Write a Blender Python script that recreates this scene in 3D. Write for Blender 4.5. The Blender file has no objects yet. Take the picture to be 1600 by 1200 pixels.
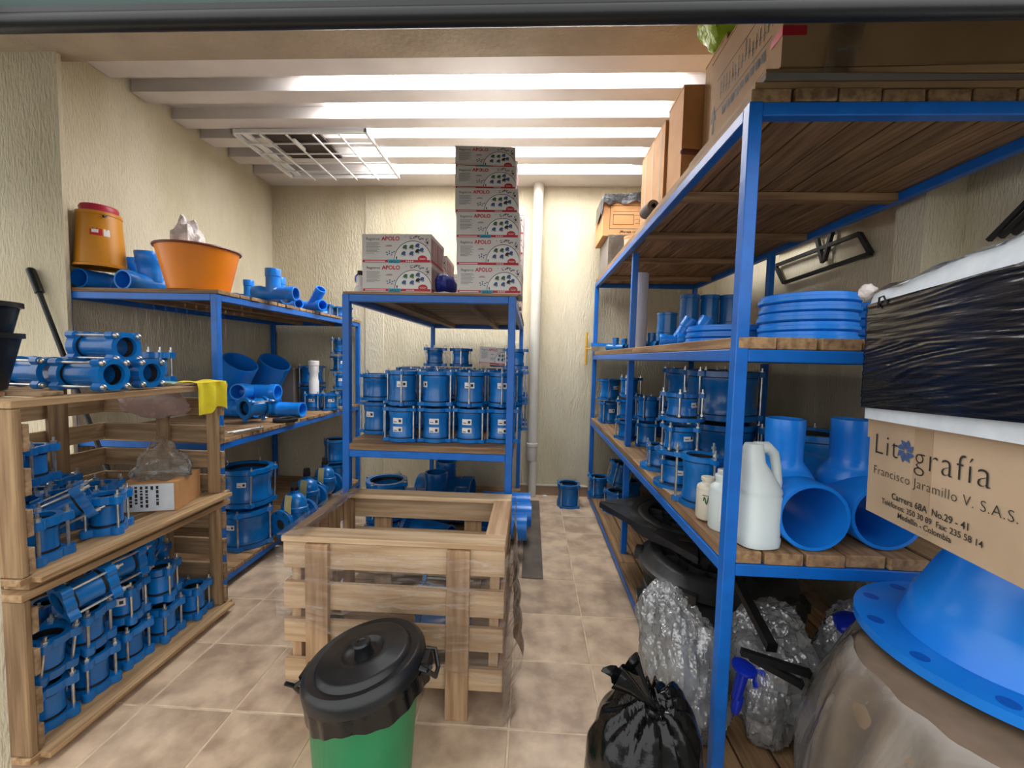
import bpy, bmesh, math, random
from mathutils import Vector, Matrix, Euler
random.seed(7)
C = bpy.context.scene
COL = C.collection
PI = math.pi

# ------------------------------------------------------------------ camera
cam_d = bpy.data.cameras.new('camera'); cam_d.sensor_width = 36.0; cam_d.lens = 14.4
cam_d.clip_start = 0.02
cam = bpy.data.objects.new('camera', cam_d); COL.objects.link(cam)
CAM_R, CAM_U, CAM_B = ((0.998573, 0.048060, 0.023304), (-0.026280, 0.062249, 0.997715), (0.046500, -0.996903, 0.063423))
m = Matrix.Identity(4)
for i in range(3):
    m[i][0], m[i][1], m[i][2] = CAM_R[i], CAM_U[i], CAM_B[i]
m[2][3] = 1.5
cam.matrix_world = m
C.camera = cam

# ------------------------------------------------------------------ light and exposure
SKY_STRENGTH = 1.3
PANEL_STRENGTH = 13.0
C.view_settings.view_transform = 'Standard'
C.view_settings.look = 'None'
C.view_settings.exposure = 0.55
C.view_settings.gamma = 1.0
C.view_settings.use_curve_mapping = False
C.cycles.max_bounces = 8
C.cycles.diffuse_bounces = 3
C.cycles.transparent_max_bounces = 12
C.cycles.sample_clamp_indirect = 6.0

w = bpy.data.worlds.new('overcast_sky'); C.world = w; w.use_nodes = True
nt = w.node_tree; nt.nodes.clear()
o_ = nt.nodes.new('ShaderNodeOutputWorld'); b_ = nt.nodes.new('ShaderNodeBackground')
b_.inputs['Color'].default_value = (0.97, 0.97, 0.97, 1); b_.inputs['Strength'].default_value = SKY_STRENGTH
nt.links.new(b_.outputs[0], o_.inputs[0])

# ------------------------------------------------------------------ materials
def lin(h):
    if isinstance(h, str):
        r = [int(h[i:i+2], 16)/255 for i in (0, 2, 4)]
        return tuple(x/12.92 if x <= .04045 else ((x+.055)/1.055)**2.4 for x in r) + (1,)
    return tuple(h) + (1,)

def mat(name, c1, c2=None, rough=.5, metal=0.0, scale=6.0, stretch=(1,1,1), bump=0.0, bscale=40.0, bstretch=(1,1,1),
        coat=0.0, rnd=0.0, detail=4.0, lo=.35, hi=.65, emit=0.0, spec=.5, coords='Object', bdist=.01):
    M = bpy.data.materials.new(name); M.use_nodes = True
    N = M.node_tree.nodes; L = M.node_tree.links
    P = N['Principled BSDF']
    P.inputs['Roughness'].default_value = rough; P.inputs['Metallic'].default_value = metal
    P.inputs['Specular IOR Level'].default_value = spec
    P.inputs['Coat Weight'].default_value = coat; P.inputs['Coat Roughness'].default_value = .12
    c1 = lin(c1); c2 = lin(c2) if c2 is not None else tuple(x*.8 for x in c1[:3])+(1,)
    tc = N.new('ShaderNodeTexCoord'); oi = N.new('ShaderNodeObjectInfo')
    addv = N.new('ShaderNodeVectorMath'); addv.operation = 'ADD'
    comb = N.new('ShaderNodeVectorMath'); comb.operation = 'SCALE'; comb.inputs[0].default_value = (7.3, 3.1, 5.7)
    L.new(oi.outputs['Random'], comb.inputs['Scale']); L.new(tc.outputs[coords], addv.inputs[0]); L.new(comb.outputs[0], addv.inputs[1])
    mp = N.new('ShaderNodeMapping'); mp.inputs['Scale'].default_value = stretch
    L.new(addv.outputs[0], mp.inputs[0])
    nz = N.new('ShaderNodeTexNoise'); nz.inputs['Scale'].default_value = scale; nz.inputs['Detail'].default_value = detail
    L.new(mp.outputs[0], nz.inputs['Vector'])
    rp = N.new('ShaderNodeValToRGB'); rp.color_ramp.elements[0].position = lo; rp.color_ramp.elements[1].position = hi
    rp.color_ramp.elements[0].color = c2; rp.color_ramp.elements[1].color = c1
    L.new(nz.outputs['Fac'], rp.inputs[0])
    out = rp.outputs[0]
    if rnd:
        hv = N.new('ShaderNodeHueSaturation'); mr = N.new('ShaderNodeMapRange')
        mr.inputs['To Min'].default_value = 1-rnd; mr.inputs['To Max'].default_value = 1+rnd
        L.new(oi.outputs['Random'], mr.inputs['Value']); L.new(mr.outputs[0], hv.inputs['Value']); L.new(out, hv.inputs['Color'])
        out = hv.outputs[0]
    L.new(out, P.inputs['Base Color'])
    if bump:
        mp2 = N.new('ShaderNodeMapping'); mp2.inputs['Scale'].default_value = bstretch
        L.new(addv.outputs[0], mp2.inputs[0])
        n2 = N.new('ShaderNodeTexNoise'); n2.inputs['Scale'].default_value = bscale; n2.inputs['Detail'].default_value = 5
        L.new(mp2.outputs[0], n2.inputs['Vector'])
        bp = N.new('ShaderNodeBump'); bp.inputs['Strength'].default_value = bump; bp.inputs['Distance'].default_value = bdist
        L.new(n2.outputs['Fac'], bp.inputs['Height']); L.new(bp.outputs[0], P.inputs['Normal'])
    if emit:
        P.inputs['Emission Color'].default_value = c1; P.inputs['Emission Strength'].default_value = emit
    return M

def film(name, col, base, streak, rough=.12, bump=.6, bscale=30, bstretch=(1,1,1), lo=.52, hi=.72, vor=0.0, gloss=0.0):
    """thin clear plastic: BASE is how much of it is seen on average, STREAK how much along its creases, painted in as milky highlights"""
    M = bpy.data.materials.new(name); M.use_nodes = True
    N = M.node_tree.nodes; L = M.node_tree.links; N.clear()
    out = N.new('ShaderNodeOutputMaterial')
    tr = N.new('ShaderNodeBsdfTransparent'); gl = N.new('ShaderNodeBsdfGlossy'); df = N.new('ShaderNodeBsdfDiffuse'); tl = N.new('ShaderNodeBsdfTranslucent')
    gl.inputs['Roughness'].default_value = rough; df.inputs['Color'].default_value = lin(col); tl.inputs['Color'].default_value = lin(col)
    tc = N.new('ShaderNodeTexCoord'); mp = N.new('ShaderNodeMapping'); mp.inputs['Scale'].default_value = bstretch
    L.new(tc.outputs['Object'], mp.inputs[0])
    n = N.new('ShaderNodeTexNoise'); n.inputs['Scale'].default_value = bscale; n.inputs['Detail'].default_value = 4; n.inputs['Distortion'].default_value = .9
    L.new(mp.outputs[0], n.inputs['Vector'])
    h = n.outputs['Fac']
    if vor:
        v = N.new('ShaderNodeTexVoronoi'); v.inputs['Scale'].default_value = vor; L.new(tc.outputs['Object'], v.inputs['Vector'])
        ad = N.new('ShaderNodeMath'); ad.operation = 'MULTIPLY_ADD'; ad.inputs[1].default_value = -.6
        L.new(v.outputs['Distance'], ad.inputs[0]); L.new(h, ad.inputs[2]); h = ad.outputs[0]
    bp = N.new('ShaderNodeBump'); bp.inputs['Strength'].default_value = bump; bp.inputs['Distance'].default_value = .02
    L.new(h, bp.inputs['Height']); L.new(bp.outputs[0], gl.inputs['Normal'])
    d2 = N.new('ShaderNodeMixShader'); d2.inputs[0].default_value = .65; L.new(df.outputs[0], d2.inputs[1]); L.new(tl.outputs[0], d2.inputs[2])
    lw = N.new('ShaderNodeFresnel'); lw.inputs['IOR'].default_value = 1.38; L.new(bp.outputs[0], lw.inputs['Normal'])
    rp = N.new('ShaderNodeMapRange'); rp.clamp = True
    rp.inputs['From Min'].default_value = lo; rp.inputs['From Max'].default_value = hi; rp.inputs['To Min'].default_value = base; rp.inputs['To Max'].default_value = streak
    L.new(n.outputs['Fac'], rp.inputs['Value'])  # the noise whitens streaks, painting highlights into the film's opacity
    b = N.new('ShaderNodeMixShader'); L.new(rp.outputs[0], b.inputs[0]); L.new(tr.outputs[0], b.inputs[1]); L.new(d2.outputs[0], b.inputs[2])
    a = N.new('ShaderNodeMixShader'); ga = N.new('ShaderNodeMath'); ga.operation = 'ADD'; ga.use_clamp = True; ga.inputs[1].default_value = gloss; L.new(lw.outputs[0], ga.inputs[0]); L.new(ga.outputs[0], a.inputs[0]); L.new(b.outputs[0], a.inputs[1]); L.new(gl.outputs[0], a.inputs[2])
    L.new(a.outputs[0], out.inputs[0])
    return M

IRON = mat('blue_epoxy_iron', '0a70bd', '0865ae', rough=.26, scale=9, rnd=.12, bump=.08, bscale=60, coat=.25)
PVC = mat('blue_pvc', '1b86ea', '177bdc', rough=.28, scale=5, rnd=.1)
PVC_HOLE = mat('blue_pvc_hole_shade', '0d57b8', '0a4ea8', rough=.35, scale=5)  # darker copy of the blue, paints shade in bolt holes
RACK = mat('blue_rack_paint', '0a68c4', '0b60b6', rough=.38, scale=14, rnd=.05, bump=.05, bscale=50)
ZINC = mat('zinc_steel', 'd8d8d2', 'b4b4b0', rough=.3, metal=.9, scale=30)
RUBBER = mat('black_rubber', '0b0c0e', '141517', rough=.6, scale=10)
STICK = mat('white_sticker', 'e9e6e2', 'dcd8d6', rough=.5, scale=20)
INK_SHADE = mat('ink_and_hole_shade', '26241f', '33302a', rough=.7, scale=20)  # print ink, also the painted shade of holes and slots
WALL = mat('cream_plaster', 'dcd2b8', 'cdc2a4', rough=.9, scale=3.0, stretch=(1,1,.35), bump=.65, bscale=40, bstretch=(2.2,2.2,.55), spec=.15, bdist=.02)
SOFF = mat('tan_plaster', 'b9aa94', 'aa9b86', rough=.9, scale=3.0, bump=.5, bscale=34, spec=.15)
TILE = mat('beige_stone_tile', 'dac1a4', 'ab917a', rough=.42, scale=7.5, detail=12, lo=.34, hi=.64, rnd=.05, bump=.08, bscale=20)
UNSEEN_GROUND = mat('dark_unseen_ground', '6a6862', '5b5953', rough=.9, scale=3, detail=6)  # for the ground added out of view
GROUT = mat('grout', 'e0cdb3', 'cdb899', rough=.9, scale=20)
BASEB = mat('skirting_tile', 'a58a70', '8e745c', rough=.5, scale=6, detail=8)
WHITE = mat('white_roof_sheet', 'e6e0dc', 'dcd6d2', rough=.5, scale=3)
GREYSH = mat('cap_and_hole_shade', '4c423c', '3b332f', rough=.9, scale=4)  # bottle caps, and painted shade inside the hatch hole
GRILLE = mat('white_enamel', 'f2f2f2', 'e8e8e8', rough=.4, scale=6)
PIPE = mat('cream_pvc_pipe', 'dcd8cc', 'cfcabd', rough=.4, scale=3)
WSHX = mat('shelf_wood_long_x', 'a8865f', '7a5b3e', rough=.7, scale=5, stretch=(.6,9,9), rnd=.22, bump=.15, bscale=30, bstretch=(.5,6,6))
WSHY = mat('shelf_wood_long_y', 'a8865f', '7a5b3e', rough=.7, scale=5, stretch=(9,.6,9), rnd=.22, bump=.15, bscale=30, bstretch=(6,.5,6))
WPX = mat('pallet_pine_long_x', 'd0b491', 'b08f6a', rough=.7, scale=5, stretch=(.5,8,8), rnd=.12, bump=.12, bscale=30, bstretch=(.5,6,6))
WPY = mat('pallet_pine_long_y', 'cba884', 'a98560', rough=.7, scale=5, stretch=(8,.5,8), rnd=.12, bump=.12, bscale=30, bstretch=(6,.5,6))
WPZ = mat('pallet_pine_long_z', 'bd9c78', '957251', rough=.7, scale=5, stretch=(8,8,.5), rnd=.12, bump=.12, bscale=30, bstretch=(6,6,.5))
WOX = mat('old_pine_long_x', 'a78b6a', '7c6247', rough=.75, scale=5, stretch=(.5,8,8), rnd=.15, bump=.15, bscale=30, bstretch=(.5,6,6))
WOY = mat('old_pine_long_y', 'b6976f', '8a6c4b', rough=.75, scale=5, stretch=(8,.5,8), rnd=.15, bump=.15, bscale=30, bstretch=(6,.5,6))
WOZ = mat('old_pine_long_z', 'a98b66', '7d6144', rough=.75, scale=5, stretch=(8,8,.5), rnd=.15, bump=.15, bscale=30, bstretch=(6,6,.5))
CARD = mat('brown_cardboard', 'b08b62', 'a07c56', rough=.8, scale=4, rnd=.06)
CARDO = mat('orange_cardboard', 'cf9c68', 'bd8a58', rough=.8, scale=4)
CARDP = mat('pale_cardboard', 'c4aa8c', 'b39a7d', rough=.75, scale=4)
TAPE = mat('brown_tape', 'b59a7b', 'ab9071', rough=.25, scale=4)
CARDG = mat('grey_cardboard', '8b8178', '7c736b', rough=.8, scale=4)
PRINTW = mat('printed_carton_grey', 'd9d4ce', 'cfcac4', rough=.5, scale=4)
PRINTP = mat('printed_carton_pink_side', 'b7a09b', 'a8928d', rough=.5, scale=14)
RED = mat('print_red', 'c3212f', 'b51d2a', rough=.5, scale=6)
TEAL = mat('teal_tape', '38a9c6', '2f9dbb', rough=.5, scale=6)
PGREY = mat('print_grey', '8d8987', '807c7a', rough=.6, scale=6)
PBLUE = mat('print_blue', '3f5a8c', '34507f', rough=.6, scale=6)
PGREEN = mat('print_green', '3f6a45', '355d3c', rough=.6, scale=6)
PPURP = mat('print_plum', '5e3a4a', '4f2f40', rough=.6, scale=6)
PWHITE = mat('print_white', 'e8e6e2', 'dfdcd8', rough=.5, scale=6)
BLACKP = mat('black_plastic', '131518', '0d0f11', rough=.36, scale=6, bump=.05, bscale=40)
BLACKM = mat('black_composite', '343536', '242526', rough=.4, scale=12, bump=.1, bscale=60)
BLACKST = mat('black_painted_steel', '121315', '191a1c', rough=.5, scale=12)
GREENP = mat('green_plastic', '0f8a58', '0b7d4e', rough=.35, scale=4)
ORANGE = mat('orange_plastic', 'f08a12', 'e87f0c', rough=.35, scale=3)
MUST = mat('mustard_plastic', 'd08a1c', 'c27e16', rough=.4, scale=3)
REDP = mat('red_plastic', 'b3203c', 'a51b36', rough=.4, scale=3)
BROWNP = mat('brown_rim', '7b3f22', '6d371d', rough=.4, scale=3)
JUG = mat('white_hdpe', 'd9e2e0', 'cdd8d6', rough=.4, scale=6, bump=.05, bscale=120)
CREAMB = mat('cream_hdpe', 'd8d2c0', 'cbc4b0', rough=.45, scale=6)
YEL = mat('yellow_cloth', 'e9d62c', 'd8c31e', rough=.9, scale=8, bump=.3, bscale=40)
MINT = mat('mint_cloth', '9fc9b4', '8fbba6', rough=.9, scale=8)
FOAM = mat('white_polystyrene', 'dfe6ec', 'd3dbe2', rough=.7, scale=20, bump=.1, bscale=150)
STRETCH = mat('black_stretch_film', '060709', '0a0b0e', rough=.2, scale=5, stretch=(1,1,6), bump=.25, bscale=5, bstretch=(1.2,1.2,14), bdist=.02, spec=.6)
TRASH = mat('black_bag_film', '08090a', '0d0e0f', rough=.17, scale=4, bump=.35, bscale=7, bdist=.02, spec=.4)
GBAG = mat('lime_bag_film', 'a8c41c', '8fae12', rough=.3, scale=5, bump=.8, bscale=14, bdist=.03)
BBAG = mat('navy_bag_cloth', '22308f', '1a2678', rough=.5, scale=5, bump=.7, bscale=12, bdist=.03)
WBAG = mat('white_bag_film', 'd9cfca', 'c6bab5', rough=.35, scale=6, bump=.8, bscale=16, bdist=.03)
GREYBAG = mat('grey_black_film', '4a4a4d', '2c2c2f', rough=.25, scale=6, bump=.8, bscale=12, bdist=.03)
ROLLW = mat('white_roll_paper', 'cfcdd4', 'bdbbc3', rough=.4, scale=3)
YELP = mat('yellow_paint', 'd9a52a', 'c99422', rough=.5, scale=6)
TAGY = mat('yellow_paper', 'd8cf95', 'cfc588', rough=.8, scale=20)
SHUT = mat('grey_green_shutter', '6f8581', '4f6663', rough=.45, scale=3, stretch=(.4,1,4))
MATG = mat('grey_floor_card', '6f6459', '5c5249', rough=.8, scale=6, detail=7)
ROYAL = mat('royal_blue_epoxy', '1230b8', '0f2aa6', rough=.3, scale=6)
DRUM = mat('brown_wrapped_core', '8a7560', '65543f', rough=.7, scale=6, detail=6)
FILMC = film('clear_stretch_film', 'efe9e2', .05, .55, bump=.9, bscale=7, bstretch=(1,1,4.5), lo=.5, hi=.8)
BUBBLE = film('bubble_wrap_film', 'f4f6f7', .30, .62, rough=.16, bump=.35, bscale=7, vor=75, lo=.4, hi=.65, gloss=.16)
BAGC = film('clear_bag_film', 'cfcabb', .10, .5, rough=.1, bump=1.0, bscale=12, lo=.45, hi=.75)
WRAPD = film('milky_wrap_film', 'd9d2c6', .22, .75, rough=.14, bump=1.0, bscale=5, bstretch=(1.4,1.4,.6), lo=.40, hi=.68)
PINKB = film('pink_bag_film', 'd9b9ab', .6, .9, rough=.3, bump=.7, bscale=14)
PANEL = mat('translucent_daylight_sheet', (.96,.98,1.0), (.94,.97,1.0), rough=.5, scale=2, emit=PANEL_STRENGTH)

# ------------------------------------------------------------------ mesh helpers
class MB:
    def __init__(s): s.v=[]; s.f=[]; s.mi=[]; s.X=Matrix.Identity(4); s.m=0
    def add(s, vs, fs):
        n=len(s.v); X=s.X
        s.v += [tuple(X @ Vector(p)) for p in vs]
        s.f += [tuple(i+n for i in f) for f in fs]; s.mi += [s.m]*len(fs)
    def box(s, lo, hi):
        (a,b,c),(d,e,f)=lo,hi
        s.add([(a,b,c),(d,b,c),(d,e,c),(a,e,c),(a,b,f),(d,b,f),(d,e,f),(a,e,f)],
              [(3,2,1,0),(4,5,6,7),(0,1,5,4),(1,2,6,5),(2,3,7,6),(3,0,4,7)])
    def lathe(s, prof, seg=32, loop=False, a0=0, a1=2*PI):
        full = abs(a1-a0-2*PI)<1e-6; n=len(prof); ns = seg if full else seg+1
        vs=[(r*math.cos(a0+(a1-a0)*k/seg), r*math.sin(a0+(a1-a0)*k/seg), z) for k in range(ns) for r,z in prof]
        fs=[]
        for k in range(seg):
            k2=(k+1)%ns
            for j in range(n if loop else n-1):
                j2=(j+1)%n
                fs.append((k*n+j, k2*n+j, k2*n+j2, k*n+j2))
        if not loop:
            if prof[0][0]>1e-5 and False: pass
        s.add(vs, fs)
    def cyl(s, p0, p1, r, seg=10, r2=None):
        p0=Vector(p0); p1=Vector(p1); d=p1-p0; L=d.length
        q=d.to_track_quat('Z','Y').to_matrix().to_4x4(); old=s.X
        s.X = old @ Matrix.Translation(p0) @ q
        r2 = r if r2 is None else r2
        vs=[(r*math.cos(2*PI*k/seg), r*math.sin(2*PI*k/seg),0) for k in range(seg)]+[(r2*math.cos(2*PI*k/seg), r2*math.sin(2*PI*k/seg),L) for k in range(seg)]
        fs=[(k,(k+1)%seg,seg+(k+1)%seg,seg+k) for k in range(seg)]+[tuple(range(seg-1,-1,-1)),tuple(range(seg,2*seg))]
        s.add(vs,fs); s.X=old
    def ell(s, c, r, u=12, v=8, fn=None):
        vs=[];fs=[]
        for j in range(v+1):
            t=PI*j/v
            for k in range(u):
                p=2*PI*k/u; d=Vector((math.sin(t)*math.cos(p), math.sin(t)*math.sin(p), math.cos(t)))
                q=Vector((d.x*r[0],d.y*r[1],d.z*r[2]))
                if fn: q=fn(q,d)
                vs.append(tuple(Vector(c)+q))
        for j in range(v):
            for k in range(u):
                fs.append((j*u+k,(j+1)*u+k,(j+1)*u+(k+1)%u,j*u+(k+1)%u))
        s.add(vs,fs)
    def prism(s, outer, z0, z1, inner=None):
        n=len(outer)
        vs=[(x,y,z0) for x,y in outer]+[(x,y,z1) for x,y in outer]
        fs=[(k,(k+1)%n,n+(k+1)%n,n+k) for k in range(n)]
        if inner:
            vs+=[(x,y,z0) for x,y in inner]+[(x,y,z1) for x,y in inner]
            for k in range(n):
                l=(k+1)%n
                fs+=[(2*n+l,2*n+k,3*n+k,3*n+l),(n+k,n+l,3*n+l,3*n+k),(l,k,2*n+k,2*n+l)]
        else: fs+=[tuple(range(n-1,-1,-1)),tuple(range(n,2*n))]
        s.add(vs,fs)
    def sweep(s, pts, r, seg=10, closed=False, radii=None, caps=True):
        pts=[Vector(p) for p in pts]; n=len(pts); vs=[]; up=Vector((0,0,1)); prev=None
        for i in range(n):
            a=pts[(i-1)%n] if (closed or i>0) else pts[i]; b=pts[(i+1)%n] if (closed or i<n-1) else pts[i]
            t=(b-a).normalized()
            if prev is None:
                x=t.orthogonal().normalized()
            else:
                x=(prev-t*prev.dot(t)).normalized()
            prev=x; y=t.cross(x); rr=radii[i] if radii else r
            vs+=[tuple(pts[i]+(x*math.cos(2*PI*k/seg)+y*math.sin(2*PI*k/seg))*rr) for k in range(seg)]
        fs=[]
        for i in range(n if closed else n-1):
            j=(i+1)%n
            fs+=[(i*seg+k,i*seg+(k+1)%seg,j*seg+(k+1)%seg,j*seg+k) for k in range(seg)]
        if caps and not closed: fs+=[tuple(range(seg-1,-1,-1)),tuple(range((n-1)*seg,n*seg))]
        s.add(vs,fs)
    def grid(s, nu, nv, fn, closed_u=False):
        vs=[tuple(fn(i/(nu if closed_u else nu-1), j/(nv-1))) for j in range(nv) for i in range(nu)]
        fs=[]
        for j in range(nv-1):
            for i in range(nu if closed_u else nu-1):
                i2=(i+1)%nu
                fs.append((j*nu+i, j*nu+i2, (j+1)*nu+i2, (j+1)*nu+i))
        s.add(vs,fs)
    def raw(s, me): s.add(me[0], me[1])
    def mesh(s, name, mats, sharp=38):
        me=bpy.data.meshes.new(name); me.from_pydata(s.v,[],s.f)
        for mm in (mats if isinstance(mats,(list,tuple)) else [mats]): me.materials.append(mm)
        me.polygons.foreach_set('material_index', s.mi)
        me.polygons.foreach_set('use_smooth',[True]*len(s.f))
        bm=bmesh.new(); bm.from_mesh(me); bmesh.ops.remove_doubles(bm,verts=bm.verts,dist=1e-5); bmesh.ops.recalc_face_normals(bm,faces=bm.faces); bm.to_mesh(me); bm.free()
        me.set_sharp_from_angle(angle=math.radians(sharp))
        return me
    def build(s, name, mats, parent=None, loc=(0,0,0), rot=(0,0,0), sharp=38):
        return link(name, s.mesh(name,mats,sharp), parent, loc, rot)

def link(name, me, parent=None, loc=(0,0,0), rot=(0,0,0)):
    o=bpy.data.objects.new(name, me); COL.objects.link(o); o.parent=parent
    o.location=loc; o.rotation_euler=rot
    return o

def tag(o, label, cat, group=None):
    o['label']=label; o['category']=cat
    if group: o['group']=group
    return o

def thing(name, label, cat, loc=(0,0,0), rot=(0,0,0), group=None):
    o=bpy.data.objects.new(name,None); COL.objects.link(o); o.location=loc; o.rotation_euler=rot; o.empty_display_size=.05
    return tag(o,label,cat,group)

def struct(o): o['kind']='structure'; return o

_bx={}
def bxmesh(d, mt, bev):
    key=(round(d[0],3),round(d[1],3),round(d[2],3),mt.name,bev)
    if key not in _bx:
        bm=bmesh.new(); bmesh.ops.create_cube(bm,size=1)
        for v in bm.verts: v.co=Vector((v.co.x*d[0],v.co.y*d[1],v.co.z*d[2]))
        if bev: bmesh.ops.bevel(bm,geom=list(bm.edges),offset=bev,segments=1,affect='EDGES',profile=.5)
        me=bpy.data.meshes.new('box'); bm.to_mesh(me); bm.free(); me.materials.append(mt); _bx[key]=me
    return _bx[key]
def bx(name, lo, hi, mt, parent=None, bev=0.0, o=(0,0,0), rot=(0,0,0)):
    d=[hi[i]-lo[i] for i in range(3)]; c=[(hi[i]+lo[i])/2-o[i] for i in range(3)]
    return link(name, bxmesh(d,mt,bev), parent, c, rot)

def dup(root, loc, rot=(0,0,0), label=None, group=None, scale=None):
    r=root.copy(); COL.objects.link(r); r.location=loc; r.rotation_euler=rot
    if scale is not None: r.scale=scale if hasattr(scale,'__len__') else (scale,)*3
    if label: r['label']=label
    if group: r['group']=group
    for ch in list(root.children):
        c=ch.copy(); COL.objects.link(c); c.parent=r
        for g in list(ch.children):
            d=g.copy(); COL.objects.link(d); d.parent=c
    return r

class Proto:
    """builds a thing once; the first placement moves it, later ones copy it and its parts"""
    def __init__(s, fn): s.fn=fn; s.o=None
    def put(s, loc, rot, label, group=None, scale=None):
        if s.o is None:
            s.o=s.fn(label); s.o.location=loc; s.o.rotation_euler=rot
            if scale is not None: s.o.scale=scale if hasattr(scale,'__len__') else (scale,)*3
            if group: s.o['group']=group
            s.sc=tuple(s.o.scale); return s.o
        return dup(s.o, loc, rot, label, group, scale if scale is not None else 1.0)

_tx={}
def text_geo(t, size, bold=0.0, align='LEFT', spacing=1.0):
    cu=bpy.data.curves.new('text','FONT'); cu.body=t; cu.size=size; cu.offset=bold*size; cu.align_x=align; cu.space_character=spacing
    cu.resolution_u=3
    o=bpy.data.objects.new('text',cu); COL.objects.link(o)
    dg=bpy.context.evaluated_depsgraph_get(); dg.update()
    me=bpy.data.meshes.new_from_object(o.evaluated_get(dg))
    vs=[tuple(v.co) for v in me.vertices]; fs=[tuple(p.vertices) for p in me.polygons]
    bpy.data.objects.remove(o); bpy.data.curves.remove(cu); bpy.data.meshes.remove(me)
    return vs,fs

def noise3(p, f=1.0):
    from mathutils import noise
    return noise.noise(Vector(p)*f)
# ------------------------------------------------------------------ the setting
fl = struct(bx('floor', (-4.6,.40,-.2), (2.6,4.6,-.003), GROUT))
FO = tuple(fl.location)
struct(bx('floor', (-14,-14,-.25),(14,.40,-.001), UNSEEN_GROUND))  # unseen ground added to block sky light from below, dark to limit bounce
TS=.3845
for i in range(-4,10):
    for j in range(-2,8):
        x=-1.592+.3845*i; y=1.566+.383*j
        tl=bx('tile',(x+.004,y+.004,-.012),(x+TS-.004,y+.383-.004,0),TILE,fl,.003,o=FO)
wb = struct(bx('wall_back', (-3.1,4.45,0),(2.1,4.6,3.6), WALL))
wl = struct(bx('wall_left', (-3.03,2.371,0),(-2.878,4.45,3.6), WALL))
wf = struct(bx('wall_front', (-4.3,2.345,0),((-2.785, 2.360, 2.330)[0],2.3695,3.2), WALL))
wr = struct(bx('wall_right', (1.92,.9,0),(2.07,4.45,3.6), WALL))
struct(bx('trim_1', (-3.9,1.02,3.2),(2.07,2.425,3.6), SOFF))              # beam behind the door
struct(bx('trim_2', (-1.56,.93,0),((-1.412, 1.000, 0.427)[0],1.0,3.2), WALL))                # door jamb
struct(bx('trim_3', (1.745,1.97,0),(1.92,2.12,3.6), WALL))               # column on the right wall
struct(bx('trim_4', (-1.83,4.436,0),(-1.63,4.45,3.33), WALL))            # shallow column on the back wall
bb = struct(bx('baseboard_back', (-.10,4.438,0),(.70,4.45,.105), BASEB)); 
struct(bx('trim_5', (-.10,4.434,.105),(.70,4.45,.118), PIPE))
ce = struct(bx('ceiling', (-3.0,2.43,3.40),(2.07,4.6,3.46), WHITE)); CO=tuple(ce.location)
slats=[(2.44,2.734),(2.878,3.016),(3.209,3.347),(3.488,3.642),(3.81,3.957),(4.157,4.45)]
for a,b in slats:
    k=MB(); k.X=Matrix.Translation((-CO[0],-CO[1],-CO[2]))
    t0,t1=(0 if a<2.5 else .008),(0 if b>4.4 else .02)
    x0,x1=-2.872,1.92
    k.add([(x0,a,3.31),(x1,a,3.31),(x1,b,3.31),(x0,b,3.31),(x0,a+t0,3.40),(x1,a+t0,3.40),(x1,b-t1,3.40),(x0,b-t1,3.40)],
          [(3,2,1,0),(4,5,6,7),(0,1,5,4),(1,2,6,5),(2,3,7,6),(3,0,4,7)])
    k.build('slat',WHITE,ce)
for (a,b) in [(2.734,2.878),(3.016,3.209),(3.347,3.488),(3.642,3.81),(3.957,4.157)]:
    bx('skylight_sheet',(-1.60 if a<3.3 or a>4.0 else -1.62,a-.015,3.385),(.92,b+.005,3.398),PANEL,ce,o=CO)
# wire grille under the hatch
g=thing('ceiling_grille','white wire grille hanging under the slatted ceiling','grille',(-1.93,3.77,3.27))
GO=(-1.93,3.77,3.27)
gx=[-2.485,-2.26,-2.04,-1.82,-1.60,-1.385]; gy=[3.355,3.52,3.69,3.86,4.03,4.185]
for n,(a,b) in (('frame',((-2.50,3.34),(-1.37,3.365))),('frame',((-2.50,4.175),(-1.37,4.195))),('frame',((-2.50,3.34),(-2.478,4.195))),('frame',((-1.392,3.34),(-1.37,4.195)))):
    bx(n,(a[0],a[1],3.275),(b[0],b[1],3.308),GRILLE,g,o=GO)
for x in gx[1:-1]: bx('bar',(x-.006,3.345,3.262),(x+.006,4.21,3.274),GRILLE,g,o=GO)
for y in gy[1:-1]: bx('bar',(-2.49,y-.006,3.274),(-1.38,y+.006,3.284),GRILLE,g,o=GO)
bx('vent_hole_shade',(-2.25,3.37,3.29),(-1.78,3.80,3.306),GREYSH,g,o=GO)  # solid dark slab, paints the shade inside the hatch hole
bx('latch',(-2.02,3.40,3.235),(-1.99,3.56,3.262),GRILLE,g,.004,o=GO)
bx('edge_strip',(-2.44,3.36,3.290),(-2.385,4.17,3.306),GRILLE,g,o=GO)
# rolled up door over the camera: only its bottom bar shows
dr=struct(thing('door_1','rolled up metal door with a black rubber bottom bar','door',(0,1.0,2.27)))
del dr['category']
k=MB(); k.sweep([(-3.9,0,.022),(2.0,0,.022)],.021,12); k.box((-3.9,-.012,.03),(2.0,.012,.052)); k.build('bottom_bar',BLACKP,dr)
for i in range(12):
    z=.055+.075*i
    k=MB(); k.grid(2,7,lambda u,v,z=z:(-3.9+5.9*u,-.018*math.sin(PI*v),z+.073*v)); k.grid(2,7,lambda u,v,z=z:(-3.9+5.9*u,.012-.018*math.sin(PI*v),z+.073*v)); k.build('slat',SHUT,dr)
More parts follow.
